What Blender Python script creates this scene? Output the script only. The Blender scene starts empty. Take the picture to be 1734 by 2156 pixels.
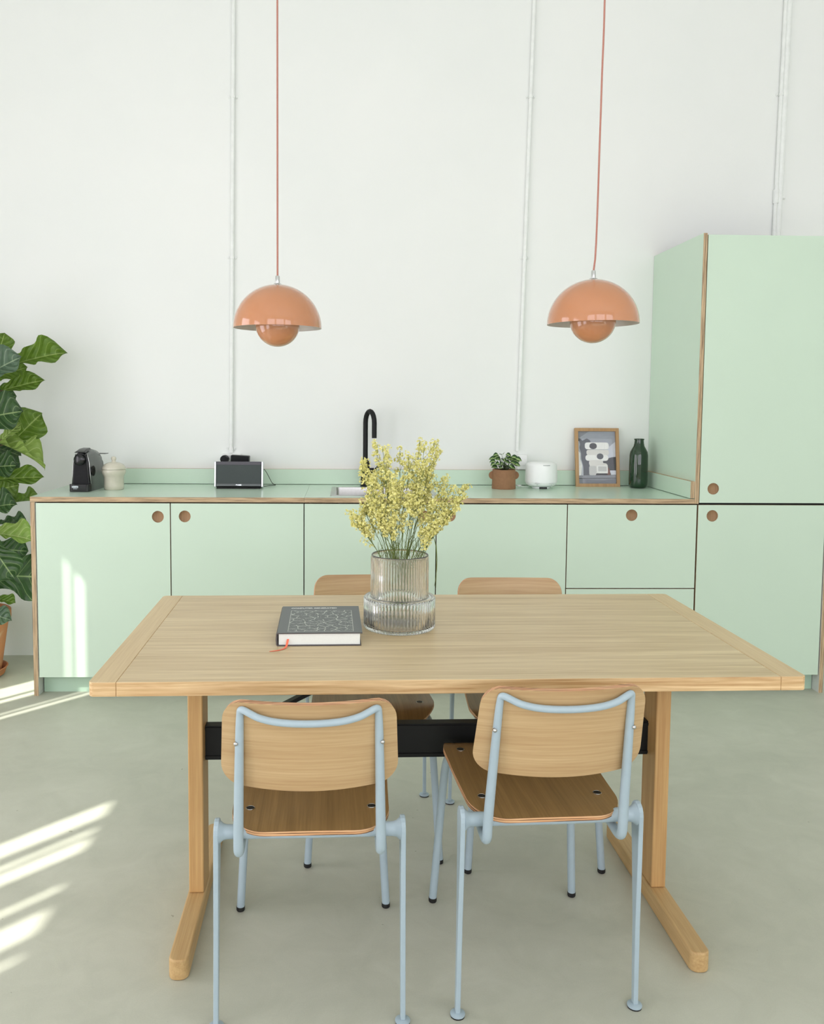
import bpy, bmesh, math, random
from mathutils import Vector, Matrix, Euler
S = bpy.context.scene
COL = S.collection
PI = math.pi
random.seed(7)

# ------------------------------------------------------------------ camera
F_PX, CX, CY = 1812.68, 789.70, 976.06
PITCH, YAW, ROLL = 0.07300, 0.03280, 0.00710
CAM = Vector((1.3935, -3.8761, 1.3492))
fwd = Vector((math.sin(YAW) * math.cos(PITCH), math.cos(YAW) * math.cos(PITCH), -math.sin(PITCH)))
rgt = Vector((math.cos(YAW), -math.sin(YAW), 0)); upv = rgt.cross(fwd)
r2 = rgt * math.cos(ROLL) + upv * math.sin(ROLL); u2 = -rgt * math.sin(ROLL) + upv * math.cos(ROLL)
cd = bpy.data.cameras.new('camera'); cam = bpy.data.objects.new('camera', cd); COL.objects.link(cam)
cam.matrix_world = Matrix(((r2.x, u2.x, -fwd.x, CAM.x), (r2.y, u2.y, -fwd.y, CAM.y), (r2.z, u2.z, -fwd.z, CAM.z), (0, 0, 0, 1)))
cd.sensor_width = 36; cd.sensor_fit = 'AUTO'; cd.lens = F_PX / 2156 * 36
cd.shift_x = (867 - CX) / 2156; cd.shift_y = (CY - 1078) / 2156
cd.clip_start = 0.05; cd.clip_end = 100
S.camera = cam

# ------------------------------------------------------------------ world, sun, daylight, exposure
w = bpy.data.worlds.new('sky'); S.world = w; w.use_nodes = True
w.node_tree.nodes['Background'].inputs[0].default_value = (0.80, 0.90, 1.0, 1)
w.node_tree.nodes['Background'].inputs[1].default_value = 0.9
SUN_AZ, SUN_EL = math.radians(42.5), math.atan(0.875)
def lamp(name, kind, loc, rot=None, **kw):
    l = bpy.data.lights.new(name, kind); o = bpy.data.objects.new(name, l); COL.objects.link(o)
    o.location = loc
    if rot is not None: o.rotation_euler = rot
    for k, v in kw.items(): setattr(l, k, v)
    return o
sun_dir = Vector((math.sin(SUN_AZ), math.cos(SUN_AZ), -math.tan(SUN_EL)))
sun = lamp('sun', 'SUN', (-6, -8, 8), energy=9.0, angle=math.radians(0.55), color=(1.0, 0.965, 0.90))
sun.rotation_euler = sun_dir.to_track_quat('-Z', 'Y').to_euler()
# area lamps added for soft daylight: inside the left blinds, outside the back windows
for i_, y_ in enumerate((-1.825, -4.075)):
    lamp('daylight_fill_left', 'AREA', (-1.52, y_, 1.25), (0, math.radians(-90), 0), shape='RECTANGLE', size=2.2, size_y=1.3, energy=31, color=(1.0, 0.935, 1.03))
for i_, x_ in enumerate((0.0, 2.3, 4.6)):
    lamp('daylight_back', 'AREA', (x_, -7.30, 2.1), (math.radians(90), 0, 0), shape='RECTANGLE', size=2.2, size_y=3.0, energy=62, color=(1.0, 0.935, 1.03))
S.view_settings.view_transform = 'Standard'; S.view_settings.look = 'None'
S.view_settings.gamma = 1; S.view_settings.exposure = -0.05; S.view_settings.use_curve_mapping = False
S.display_settings.display_device = 'sRGB'
cy = S.cycles
cy.use_denoising = True; cy.max_bounces = 12; cy.transmission_bounces = 12; cy.transparent_max_bounces = 12
cy.diffuse_bounces = 6; cy.glossy_bounces = 4
cy.sample_clamp_indirect = 6.0; cy.caustics_refractive = True; cy.caustics_reflective = False; cy.blur_glossy = 0.1

# ------------------------------------------------------------------ material helpers
def lin(c):
    return tuple((x / 255 / 12.92 if x / 255 <= 0.04045 else ((x / 255 + 0.055) / 1.055) ** 2.4) for x in c)
class NT:
    def __init__(s, name):
        s.m = bpy.data.materials.new(name); s.m.use_nodes = True; s.t = s.m.node_tree
        s.b = s.t.nodes['Principled BSDF']
    def n(s, kind, **kw):
        nd = s.t.nodes.new(kind)
        for k, v in kw.items():
            if k in nd.inputs: nd.inputs[k].default_value = v
            else: setattr(nd, k, v)
        return nd
    def l(s, a, b): s.t.links.new(a, b)
    def math(s, op, a, b=None, c=None):
        nd = s.t.nodes.new('ShaderNodeMath'); nd.operation = op
        for i, v in enumerate((a, b, c)):
            if v is None: continue
            if isinstance(v, (int, float)): nd.inputs[i].default_value = v
            else: s.l(v, nd.inputs[i])
        return nd.outputs[0]
    def mapping(s, src, scale, loc=(0, 0, 0)):
        mp = s.t.nodes.new('ShaderNodeMapping'); mp.inputs['Scale'].default_value = scale; mp.inputs['Location'].default_value = loc
        s.l(src, mp.inputs['Vector']); return mp.outputs[0]
    def noise(s, vec, scale, detail=3, rough=0.55, dist=0.0):
        nd = s.n('ShaderNodeTexNoise'); nd.inputs['Scale'].default_value = scale; nd.inputs['Detail'].default_value = detail
        nd.inputs['Roughness'].default_value = rough; nd.inputs['Distortion'].default_value = dist
        s.l(vec, nd.inputs['Vector']); return nd.outputs['Fac']
    def ramp(s, fac, stops):
        nd = s.n('ShaderNodeValToRGB'); cr = nd.color_ramp
        while len(cr.elements) > 1: cr.elements.remove(cr.elements[-1])
        cr.elements[0].position = stops[0][0]; cr.elements[0].color = (*stops[0][1], 1)
        for p, c in stops[1:]:
            e = cr.elements.new(p); e.color = (*c, 1)
        s.l(fac, nd.inputs[0]); return nd.outputs[0]
    def mix(s, fac, a, b, mode='MIX'):
        nd = s.t.nodes.new('ShaderNodeMix'); nd.data_type = 'RGBA'; nd.blend_type = mode
        for sock, v in ((nd.inputs[0], fac), (nd.inputs[6], a), (nd.inputs[7], b)):
            if isinstance(v, (int, float)): sock.default_value = v
            elif isinstance(v, tuple): sock.default_value = (*v, 1)
            else: s.l(v, sock)
        return nd.outputs[2]
    def bump(s, h, strength, dist=0.001):
        nd = s.n('ShaderNodeBump'); nd.inputs['Strength'].default_value = strength; nd.inputs['Distance'].default_value = dist
        s.l(h, nd.inputs['Height']); s.l(nd.outputs[0], s.b.inputs['Normal'])
    def obj(s): return s.n('ShaderNodeTexCoord').outputs['Object']
def plain(name, c, rough=0.5, metal=0.0, var=0.04, scale=30, spec=0.5, coat=0.0, bump=0.0):
    """solid colour with a faint procedural mottling"""
    t = NT(name); c = lin(c); ob = t.obj(); nz = t.noise(ob, scale, 4)
    t.l(t.ramp(nz, [(0.3, tuple(x * (1 - var) for x in c)), (0.7, tuple(min(1, x * (1 + var)) for x in c))]), t.b.inputs['Base Color'])
    t.b.inputs['Roughness'].default_value = rough; t.b.inputs['Metallic'].default_value = metal
    t.b.inputs['Specular IOR Level'].default_value = spec; t.b.inputs['Coat Weight'].default_value = coat
    t.b.inputs['Coat Roughness'].default_value = 0.06
    if bump: t.bump(t.noise(ob, scale * 8, 3), bump, 0.001)
    return t.m
def wood(name, light, dark, axis=0, fine=220, band=14, rough=0.5, contrast=1.0, knots=0.6, bump=0.12, flat=None):
    t = NT(name); L, D = lin(light), lin(dark); ob = t.obj()
    sc = [fine] * 3; sc[axis] = 5.0
    sb = [band] * 3; sb[axis] = 0.9
    sm = [55] * 3; sm[axis] = 2.2
    if flat is not None:      # thin curved board: keep the grain from following the curvature
        sc[flat], sb[flat], sm[flat] = 3.0, .8, 1.5
    n1 = t.noise(t.mapping(ob, tuple(sc)), 1.0, 3, 0.6, 0.2)
    n2 = t.noise(t.mapping(ob, tuple(sb), (3.1, 1.7, 0.4)), 1.0, 4, 0.6, knots)
    n3 = t.noise(t.mapping(ob, tuple(sm), (0.3, 4.7, 2.4)), 1.0, 4, 0.65, knots)
    v = t.math('ADD', t.math('MULTIPLY', n1, 0.30), t.math('ADD', t.math('MULTIPLY', n2, 0.32), t.math('MULTIPLY', n3, 0.38)))
    k = 0.16 / contrast
    mid = tuple((a + b) / 2 for a, b in zip(L, D))
    t.l(t.ramp(v, [(0.5 - k, D), (0.5, mid), (0.5 + k, L)]), t.b.inputs['Base Color'])
    t.b.inputs['Roughness'].default_value = rough
    t.bump(v, bump, 0.001)
    return t.m
def ply(name, axis, c1=(208, 184, 148), c2=(164, 136, 104), layer=0.0022, rough=0.6):
    """plywood edge: thin veneers stacked along axis"""
    t = NT(name); ob = t.obj(); sx = t.n('ShaderNodeSeparateXYZ'); t.l(ob, sx.inputs[0])
    wv = t.math('SINE', t.math('MULTIPLY', sx.outputs[axis], 2 * PI / (2 * layer)))
    sc = [7] * 3; sc[axis] = 260
    nz = t.noise(t.mapping(ob, tuple(sc)), 1.0, 4, 0.6)
    v = t.math('ADD', t.math('MULTIPLY', wv, 0.16), nz)
    t.l(t.ramp(v, [(0.30, lin((96, 70, 46))), (0.38, lin(c2)), (0.62, lin(c1)), (0.8, lin((222, 194, 152)))]), t.b.inputs['Base Color'])
    t.b.inputs['Roughness'].default_value = rough
    return t.m

# ------------------------------------------------------------------ mesh helpers
def finish(name, bm, mats, parent=None, off=(0, 0, 0), smooth=False, bevel=0.0, seg=2, autosmooth=None):
    bmesh.ops.recalc_face_normals(bm, faces=bm.faces)
    if off != (0, 0, 0):
        bmesh.ops.translate(bm, verts=bm.verts, vec=-Vector(off))
    me = bpy.data.meshes.new(name); bm.to_mesh(me); bm.free()
    if not isinstance(mats, (list, tuple)): mats = [mats]
    for m in mats: me.materials.append(m)
    if smooth:
        for p in me.polygons: p.use_smooth = True
        if autosmooth is not None:
            try: me.set_sharp_from_angle(angle=math.radians(autosmooth))
            except Exception: pass
    o = bpy.data.objects.new(name, me); COL.objects.link(o)
    if parent: o.parent = parent
    elif off != (0, 0, 0): o.location = off
    if bevel:
        b = o.modifiers.new('bevel', 'BEVEL'); b.width = bevel; b.segments = seg; b.limit_method = 'ANGLE'; b.angle_limit = math.radians(40)
        b.harden_normals = False
    return o
def box(bm, x0, x1, y0, y1, z0, z1, mi=0, faces=None):
    """faces: dict of '-x','+x','-y','+y','-z','+z' -> material index"""
    v = [bm.verts.new((x, y, z)) for x in (x0, x1) for y in (y0, y1) for z in (z0, z1)]
    q = {'-x': (0, 1, 3, 2), '+x': (4, 6, 7, 5), '-y': (0, 4, 5, 1), '+y': (2, 3, 7, 6), '-z': (0, 2, 6, 4), '+z': (1, 5, 7, 3)}
    for k, ix in q.items():
        f = bm.faces.new([v[i] for i in ix]); f.material_index = (faces or {}).get(k, mi)
    return v
def frame_at(d, hint=None):
    d = d.normalized(); h = hint or (Vector((0, 0, 1)) if abs(d.z) < 0.9 else Vector((1, 0, 0)))
    a = d.cross(h).normalized(); return a, d.cross(a).normalized()
def tube(bm, pts, rad, n=12, mi=0, cap=True, smoothpath=0):
    pts = [Vector(p) for p in pts]
    if not isinstance(rad, (list, tuple)): rad = [rad] * len(pts)
    rad = list(rad)
    for _ in range(smoothpath):          # corner cutting
        np_, nr = [pts[0]], [rad[0]]
        for i in range(len(pts) - 1):
            a, b = pts[i], pts[i + 1]; ra, rb = rad[i], rad[i + 1]
            if i > 0: np_.append(a.lerp(b, 0.25)); nr.append(ra * .75 + rb * .25)
            if i < len(pts) - 2: np_.append(a.lerp(b, 0.75)); nr.append(ra * .25 + rb * .75)
        np_.append(pts[-1]); nr.append(rad[-1]); pts, rad = np_, nr
    rings = []; a = None
    for i, p in enumerate(pts):
        d = (pts[min(i + 1, len(pts) - 1)] - pts[max(i - 1, 0)]).normalized()
        if a is None: a, b = frame_at(d)
        else:
            a = (a - d * a.dot(d)).normalized(); b = d.cross(a).normalized()
        rings.append([bm.verts.new(p + (a * math.cos(2 * PI * k / n) + b * math.sin(2 * PI * k / n)) * rad[i]) for k in range(n)])
    for r0, r1 in zip(rings, rings[1:]):
        for k in range(n):
            f = bm.faces.new((r0[k], r0[(k + 1) % n], r1[(k + 1) % n], r1[k])); f.material_index = mi
    if cap:
        for r in (rings[0], rings[-1]):
            f = bm.faces.new(r); f.material_index = mi
def lathe(bm, prof, n=48, mi=0, c=(0, 0, 0), rfun=None, matf=None):
    """prof: list of (r, z); r == 0 makes a pole"""
    rings = []
    for r, z in prof:
        if r < 1e-6: rings.append([bm.verts.new((c[0], c[1], c[2] + z))])
        else: rings.append([bm.verts.new((c[0] + (r + (rfun(k, r, z) if rfun else 0)) * math.cos(2 * PI * k / n),
                                          c[1] + (r + (rfun(k, r, z) if rfun else 0)) * math.sin(2 * PI * k / n), c[2] + z)) for k in range(n)])
    for i, (a, b) in enumerate(zip(rings, rings[1:])):
        m = matf(i) if matf else mi
        for k in range(n):
            k2 = (k + 1) % n
            if len(a) == 1 and len(b) == 1: continue
            if len(a) == 1: f = bm.faces.new((a[0], b[k], b[k2]))
            elif len(b) == 1: f = bm.faces.new((a[k], a[k2], b[0]))
            else: f = bm.faces.new((a[k], a[k2], b[k2], b[k]))
            f.material_index = m
def rrect(hx, hy, r, n=6):
    """rounded rectangle outline, counter-clockwise"""
    o = []
    for cx_, cy_, a0 in ((hx - r, hy - r, 0), (-hx + r, hy - r, 90), (-hx + r, -hy + r, 180), (hx - r, -hy + r, 270)):
        for k in range(n + 1):
            a = math.radians(a0 + 90 * k / n); o.append((cx_ + r * math.cos(a), cy_ + r * math.sin(a)))
    return o
def dens(o, step):
    out = []
    for i, a in enumerate(o):
        b = o[(i + 1) % len(o)]; d = math.hypot(b[0] - a[0], b[1] - a[1]); k = max(1, int(d / step))
        out += [(a[0] + (b[0] - a[0]) * j / k, a[1] + (b[1] - a[1]) * j / k) for j in range(k)]
    return out
def board(bm, outline, f, th, top=0, edge=1, rings=(1, 0.985, 0.9, 0.75, 0.55, 0.3)):
    """curved sheet of thickness th: f(x, y) -> point on the middle surface"""
    def P(x, y, s):
        e = 1e-3; p = Vector(f(x, y)); nx = Vector(f(x + e, y)) - p; ny = Vector(f(x, y + e)) - p
        return p + nx.cross(ny).normalized() * s
    cxm = sum(a for a, b in outline) / len(outline); cym = sum(b for a, b in outline) / len(outline)
    lay = []
    for s in (th / 2, -th / 2):
        rr = [[bm.verts.new(P(cxm + (x - cxm) * k, cym + (y - cym) * k, s)) for x, y in outline] for k in rings]
        c = bm.verts.new(P(cxm, cym, s))
        n = len(outline)
        for a, b in zip(rr, rr[1:]):
            for k in range(n):
                q = bm.faces.new((a[k], a[(k + 1) % n], b[(k + 1) % n], b[k])); q.material_index = top
        for k in range(n):
            q = bm.faces.new((rr[-1][k], rr[-1][(k + 1) % n], c)); q.material_index = top
        lay.append(rr[0])
    n = len(outline)
    for k in range(n):
        q = bm.faces.new((lay[0][k], lay[0][(k + 1) % n], lay[1][(k + 1) % n], lay[1][k])); q.material_index = edge
def prism(bm, outline, z0, z1, side=0, top=0, bot=0, plane='xy'):
    def V(x, y, z): return (x, y, z) if plane == 'xy' else ((x, z, y) if plane == 'xz' else (z, x, y))
    a = [bm.verts.new(V(x, y, z0)) for x, y in outline]; b = [bm.verts.new(V(x, y, z1)) for x, y in outline]
    n = len(outline)
    for k in range(n):
        f = bm.faces.new((a[k], a[(k + 1) % n], b[(k + 1) % n], b[k])); f.material_index = side
    f = bm.faces.new(a); f.material_index = bot
    f = bm.faces.new(b); f.material_index = top
def circle(r, n=32, c=(0, 0)): return [(c[0] + r * math.cos(2 * PI * k / n), c[1] + r * math.sin(2 * PI * k / n)) for k in range(n)]
def thing(name, label, cat, loc=(0, 0, 0), rz=0.0, group=None):
    o = bpy.data.objects.new(name, None); COL.objects.link(o); o.location = loc; o.rotation_euler = (0, 0, rz)
    o.empty_display_size = 0.05
    o['label'] = label; o['category'] = cat
    if group: o['group'] = group
    return o
def tag(o, label, cat, group=None):
    o['label'] = label; o['category'] = cat
    if group: o['group'] = group
    return o
def struct(o): o['kind'] = 'structure'; return o
def copy_tree(o, parent=None):
    c = o.copy(); COL.objects.link(c)
    if parent: c.parent = parent
    for ch in [x for x in o.children]: copy_tree(ch, c)
    return c
def text(name, s, size, mat, parent, loc, rot, depth=0.0003, sx=1.0, bold=0.0):
    cu = bpy.data.curves.new(name, 'FONT'); cu.body = s; cu.size = size; cu.extrude = depth; cu.offset = bold
    cu.align_x = 'CENTER'; cu.align_y = 'CENTER'
    tmp = bpy.data.objects.new('tmp', cu); COL.objects.link(tmp)
    me = bpy.data.meshes.new_from_object(tmp.evaluated_get(bpy.context.evaluated_depsgraph_get()))
    bpy.data.objects.remove(tmp); me.materials.clear(); me.materials.append(mat)
    o = bpy.data.objects.new(name, me); COL.objects.link(o); o.parent = parent
    o.location = loc; o.rotation_euler = rot; o.scale = (sx, 1, 1)
    return o

# ------------------------------------------------------------------ materials
MINT_C = (202, 224, 205)
def mint(name, c, rough, spec=0.4):
    t = NT(name); ob = t.obj(); a = lin(c)
    n = t.noise(ob, 2.0, 3); n2 = t.noise(ob, 900, 2)
    v = t.math('ADD', t.math('MULTIPLY', n, 0.5), t.math('MULTIPLY', n2, 0.5))
    t.l(t.ramp(v, [(0.3, tuple(x * 0.97 for x in a)), (0.7, tuple(x * 1.03 for x in a))]), t.b.inputs['Base Color'])
    t.b.inputs['Roughness'].default_value = rough; t.b.inputs['Specular IOR Level'].default_value = spec
    t.bump(n2, 0.05, 0.0003)
    return t.m
M_mint = mint('mint_laminate', (205, 225, 206), 0.42)
M_mint_top = mint('mint_worktop_laminate', (204, 226, 208), 0.22, 0.5)
M_plyz = ply('plywood_edge_horizontal', 2); M_plyx = ply('plywood_edge_upright', 0); M_plyy = ply('plywood_edge_side', 1)
M_gap_shade = plain('carcass_gap_shade', (28, 32, 28), 0.8)  # carcass coloured near-black to stand for shade in the gaps between fronts
M_carc = plain('carcass_white', (222, 224, 220), 0.5)
M_hand = wood('oak_finger_pull', (172, 138, 100), (138, 104, 70), 2, 260, 30, 0.55)
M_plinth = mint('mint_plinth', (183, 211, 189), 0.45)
t = NT('wall_plaster'); ob = t.obj(); n = t.noise(ob, 1.3, 4); n2 = t.noise(ob, 60, 5, 0.6)
t.l(t.ramp(n, [(0.3, lin((236, 239, 236))), (0.7, lin((240, 242, 239)))]), t.b.inputs['Base Color'])
t.b.inputs['Roughness'].default_value = 0.85; t.bump(n2, 0.12, 0.002); M_wall = t.m
t = NT('microcement_floor'); ob = t.obj()
n = t.noise(t.mapping(ob, (1.0, 1.6, 1)), 1.1, 6, 0.6, 0.8); n2 = t.noise(ob, 7, 5, 0.65, 1.0); n3 = t.noise(ob, 300, 2)
n4 = t.noise(ob, 42, 2, 0.4)
v = t.math('ADD', t.math('MULTIPLY', n, 0.5), t.math('ADD', t.math('MULTIPLY', n2, 0.35), t.math('MULTIPLY', n3, 0.15)))
c1 = t.ramp(v, [(0.32, lin((178, 181, 165))), (0.5, lin((192, 194, 178))), (0.68, lin((204, 206, 191)))])
spk = t.ramp(n4, [(0.0, lin((150, 150, 132))), (0.215, lin((160, 160, 142))), (0.23, (1, 1, 1))])
t.l(t.mix(0.55, c1, spk, 'MULTIPLY'), t.b.inputs['Base Color'])
t.l(t.math('ADD', t.math('MULTIPLY', n2, 0.25), 0.38), t.b.inputs['Roughness']); t.b.inputs['Specular IOR Level'].default_value = 0.4
t.bump(v, 0.05, 0.004); M_floor = t.m
M_oak = wood('table_oak_lengthwise', (221, 201, 162), (188, 163, 122), 0, 260, 20, 0.40, 1.5, 0.35)
M_oak_end = wood('table_oak_crosswise', (224, 202, 160), (198, 171, 128), 1, 260, 18, 0.42, 1.0, 0.5)
M_oak_edge = wood('table_oak_edge', (240, 212, 164), (184, 142, 92), 0, 170, 34, 0.5, 1.35, 1.3)
M_oak_leg = wood('table_oak_upright', (212, 174, 118), (176, 132, 80), 2, 220, 26, 0.5, 1.0, 1.0)
M_oak_foot = wood('table_oak_runner', (212, 180, 128), (178, 142, 92), 1, 220, 26, 0.5, 1.0, 1.0)
M_black = plain('black_steel', (14, 16, 15), 0.5, 0.0, 0.1, 60, 0.3)
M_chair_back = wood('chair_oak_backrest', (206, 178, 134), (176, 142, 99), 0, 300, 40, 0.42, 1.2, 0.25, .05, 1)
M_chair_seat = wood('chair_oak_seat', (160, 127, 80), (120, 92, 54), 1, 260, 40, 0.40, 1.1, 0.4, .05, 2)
M_chair_edge = ply('chair_backrest_ply_edge', 1, (218, 168, 128), (180, 126, 90), 0.0021)
M_seat_edge = ply('chair_seat_ply_edge', 2, (222, 172, 124), (180, 128, 86), 0.0024)
M_steel_blue = plain('pale_blue_powder_coat', (168, 186, 195), 0.38, 0.0, 0.02, 50, 0.5)
M_rubber = plain('black_rubber', (24, 24, 24), 0.6)
M_chrome = plain('polished_steel', (205, 205, 205), 0.18, 1.0, 0.02)
M_brushed = plain('brushed_steel', (186, 186, 182), 0.32, 1.0, 0.05, 90)
M_lamp = plain('peach_lacquer', (190, 130, 91), 0.12, 0.0, 0.01, 20, 0.5, 0.6)
M_lamp_in = plain('white_shade_lining', (222, 220, 216), 0.45)
M_cord = plain('rose_textile_cord', (178, 122, 108), 0.7, 0, 0.12, 500)
M_white = plain('white_plastic', (240, 241, 240), 0.32)
M_pipe = plain('white_painted_pipe', (238, 241, 238), 0.5)

# ------------------------------------------------------------------ the room
XL, XR, YB, YW, ZC = -1.6, 6.2, -7.0, 0.626, 4.2
bm = bmesh.new(); box(bm, XL - .2, XR + .2, YB - .2, YW + .2, -0.2, 0); struct(finish('floor', bm, M_floor))
bm = bmesh.new(); box(bm, XL - .2, XR + .2, YB - .2, YW + .2, ZC, ZC + .2); struct(finish('ceiling', bm, M_wall))
bm = bmesh.new(); box(bm, XL - .2, XR + .2, YW, YW + .2, 0, ZC); struct(finish('wall_front', bm, M_wall))
bm = bmesh.new(); box(bm, XR, XR + .2, YB - .2, YW, 0, ZC); struct(finish('wall_right', bm, M_wall))
def wall_holes(name, axis, c0, c1, lo, hi, holes):
    """wall slab between c0 and c1 along axis (0: x=const, 1: y=const) with openings (a0, a1, z0, z1)"""
    bm = bmesh.new()
    def bx(a0, a1, z0, z1):
        if a1 - a0 < 1e-4 or z1 - z0 < 1e-4: return
        if axis == 0: box(bm, c0, c1, a0, a1, z0, z1)
        else: box(bm, a0, a1, c0, c1, z0, z1)
    cur = lo
    for a0, a1, z0, z1 in sorted(holes):
        bx(cur, a0, 0, ZC); bx(a0, a1, 0, z0); bx(a0, a1, z1, ZC); cur = a1
    bx(cur, hi, 0, ZC)
    return struct(finish(name, bm, M_wall))
WT = 3.12      # head height of the left windows: the light streaks on the floor end where it cuts the sun
wall_holes('wall_left', 0, XL - .2, XL, YB - .2, YW, [(-2.45, -1.2, 0.1, WT), (-4.75, -3.4, 0.1, WT)])
wall_holes('wall_back', 1, YB - .2, YB, XL, XR, [(-1.0, 1.0, 0.7, 3.5), (1.3, 3.3, 0.7, 3.5), (3.6, 5.6, 0.7, 3.5)])
M_frame = plain('white_window_frame', (235, 236, 234), 0.4)
M_blind = plain('white_blind_fabric', (232, 232, 226), 0.8)
def window(name, axis, c, a0, a1, z0, z1, nx, nz):
    bm = bmesh.new()
    def bx(p0, p1, q0, q1, d=0.05):
        if axis == 0: box(bm, c - d, c, p0, p1, q0, q1)
        else: box(bm, p0, p1, c - d, c, q0, q1)
    t_ = 0.05
    bx(a0, a1, z0, z0 + t_); bx(a0, a1, z1 - t_, z1); bx(a0, a0 + t_, z0 + t_, z1 - t_); bx(a1 - t_, a1, z0 + t_, z1 - t_)
    for i in range(1, nx):
        p = a0 + (a1 - a0) * i / nx; bx(p - .02, p + .02, z0 + t_, z1 - t_)
    for i in range(1, nz):
        q = z0 + (z1 - z0) * i / nz; bx(a0 + t_, a1 - t_, q - .015, q + .015, 0.045)
    return struct(finish(name, bm, M_frame))
for i, (a, b) in enumerate(((-1.0, 1.0), (1.3, 3.3), (3.6, 5.6))):
    window('window_%d' % (i + 1), 1, YB - 0.05, a, b, 0.7, 3.5, 3, 3)
# left windows hold closed panel blinds; sun gets in only through the slits between the panels
def blinds(name, a0, a1, slits):
    edges = [a0]
    for s0, s1 in sorted(slits): edges += [s0, s1]
    edges.append(a1)
    root = thing(name, 'white vertical panel blind hanging in the left window ' + ('nearest the kitchen' if a1 > -2 else 'farther from the kitchen'), 'blind', (XL - 0.1, a0, 0.1))
    for i in range(0, len(edges), 2):
        bm = bmesh.new(); box(bm, -0.004, 0.004, edges[i] - a0, edges[i + 1] - a0, 0.0, WT - 0.1)
        finish('blind_panel', bm, M_blind, root)
blinds('panel_blind', -2.45, -1.2, [(-2.083, -2.042), (-2.012, -1.988), (-1.81, -1.75), (-1.72, -1.53)])
blinds('panel_blind', -4.75, -3.4, [(-3.675, -3.56), (-3.778, -3.744), (-3.885, -3.80), (-4.095, -4.06), (-4.29, -4.175), (-4.395, -4.368)])

# conduits on the wall, slightly out of plumb as in the photograph
def conduit(p0, p1, r, clips, label, box_=None, extra=None, branch=None):
    root = thing('wall_conduit', label, 'pipe', (p0[0], YW, p0[1]))
    x0, z0 = 0, 0; x1, z1 = p1[0] - p0[0], p1[1] - p0[1]
    bm = bmesh.new(); tube(bm, [(x0, -r - .002, z0), (x1, -r - .002, z1)], r, 14)
    finish('pipe', bm, M_pipe, root, smooth=True, autosmooth=40)
    for z in clips:
        t_ = (z - p0[1]) / (z1 - z0 if z1 != z0 else 1); x = x0 + (x1 - x0) * t_; zz = z - p0[1]
        bm = bmesh.new()
        box(bm, x - r - .012, x + r + .012, -0.004, 0, zz - .007, zz + .007)
        lathe(bm, [(0, -.007), (r + .003, -.007), (r + .003, .007), (0, .007)], 16, c=(x, -r - .002, zz))
        for s in (-1, 1): lathe(bm, [(0, -.005), (.005, -.004), (.005, .004), (0, .005)], 8, c=(x + s * (r + .009), -.006, zz))
        finish('pipe_clip', bm, M_pipe, root, smooth=True, autosmooth=40)
    if extra:
        (xa, za), (xb, zb), rr = extra
        bm = bmesh.new(); tube(bm, [(xa - p0[0], -.006, za - p0[1]), (xb - p0[0], -.006, zb - p0[1])], rr, 14)
        finish('rear_pipe', bm, M_pipe, root, smooth=True, autosmooth=40)
    if branch:
        x, z = branch; x -= p0[0]; z -= p0[1]
        bm = bmesh.new(); lathe(bm, [(0, -.035), (r + .005, -.035), (r + .005, .035), (0, .035)], 16, c=(x, -r - .002, z))
        tube(bm, [(x, -r - .002, z), (x + .025, -r, z), (x + .05, -.004, z - .004)], [.010, .010, .008], 10)
        finish('tee_fitting', bm, M_pipe, root, smooth=True, autosmooth=40)
    return root
conduit((0.791, 1.075), (0.823, ZC - .01), 0.0095, (1.095, 2.074, 2.874), 'white painted conduit on the wall above the black speaker')
conduit((2.287, 1.09), (2.345, ZC - .01), 0.0095, (2.092, 2.902), 'white painted conduit on the wall between the two pendant lamps')
conduit((3.606, 2.0), (3.632, ZC - .01), 0.0095, (2.937,), 'white double conduit on the wall above the tall cabinet',
        extra=((3.628, 2.0), (3.652, ZC - .01), 0.016), branch=(3.612, 2.42))

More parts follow.
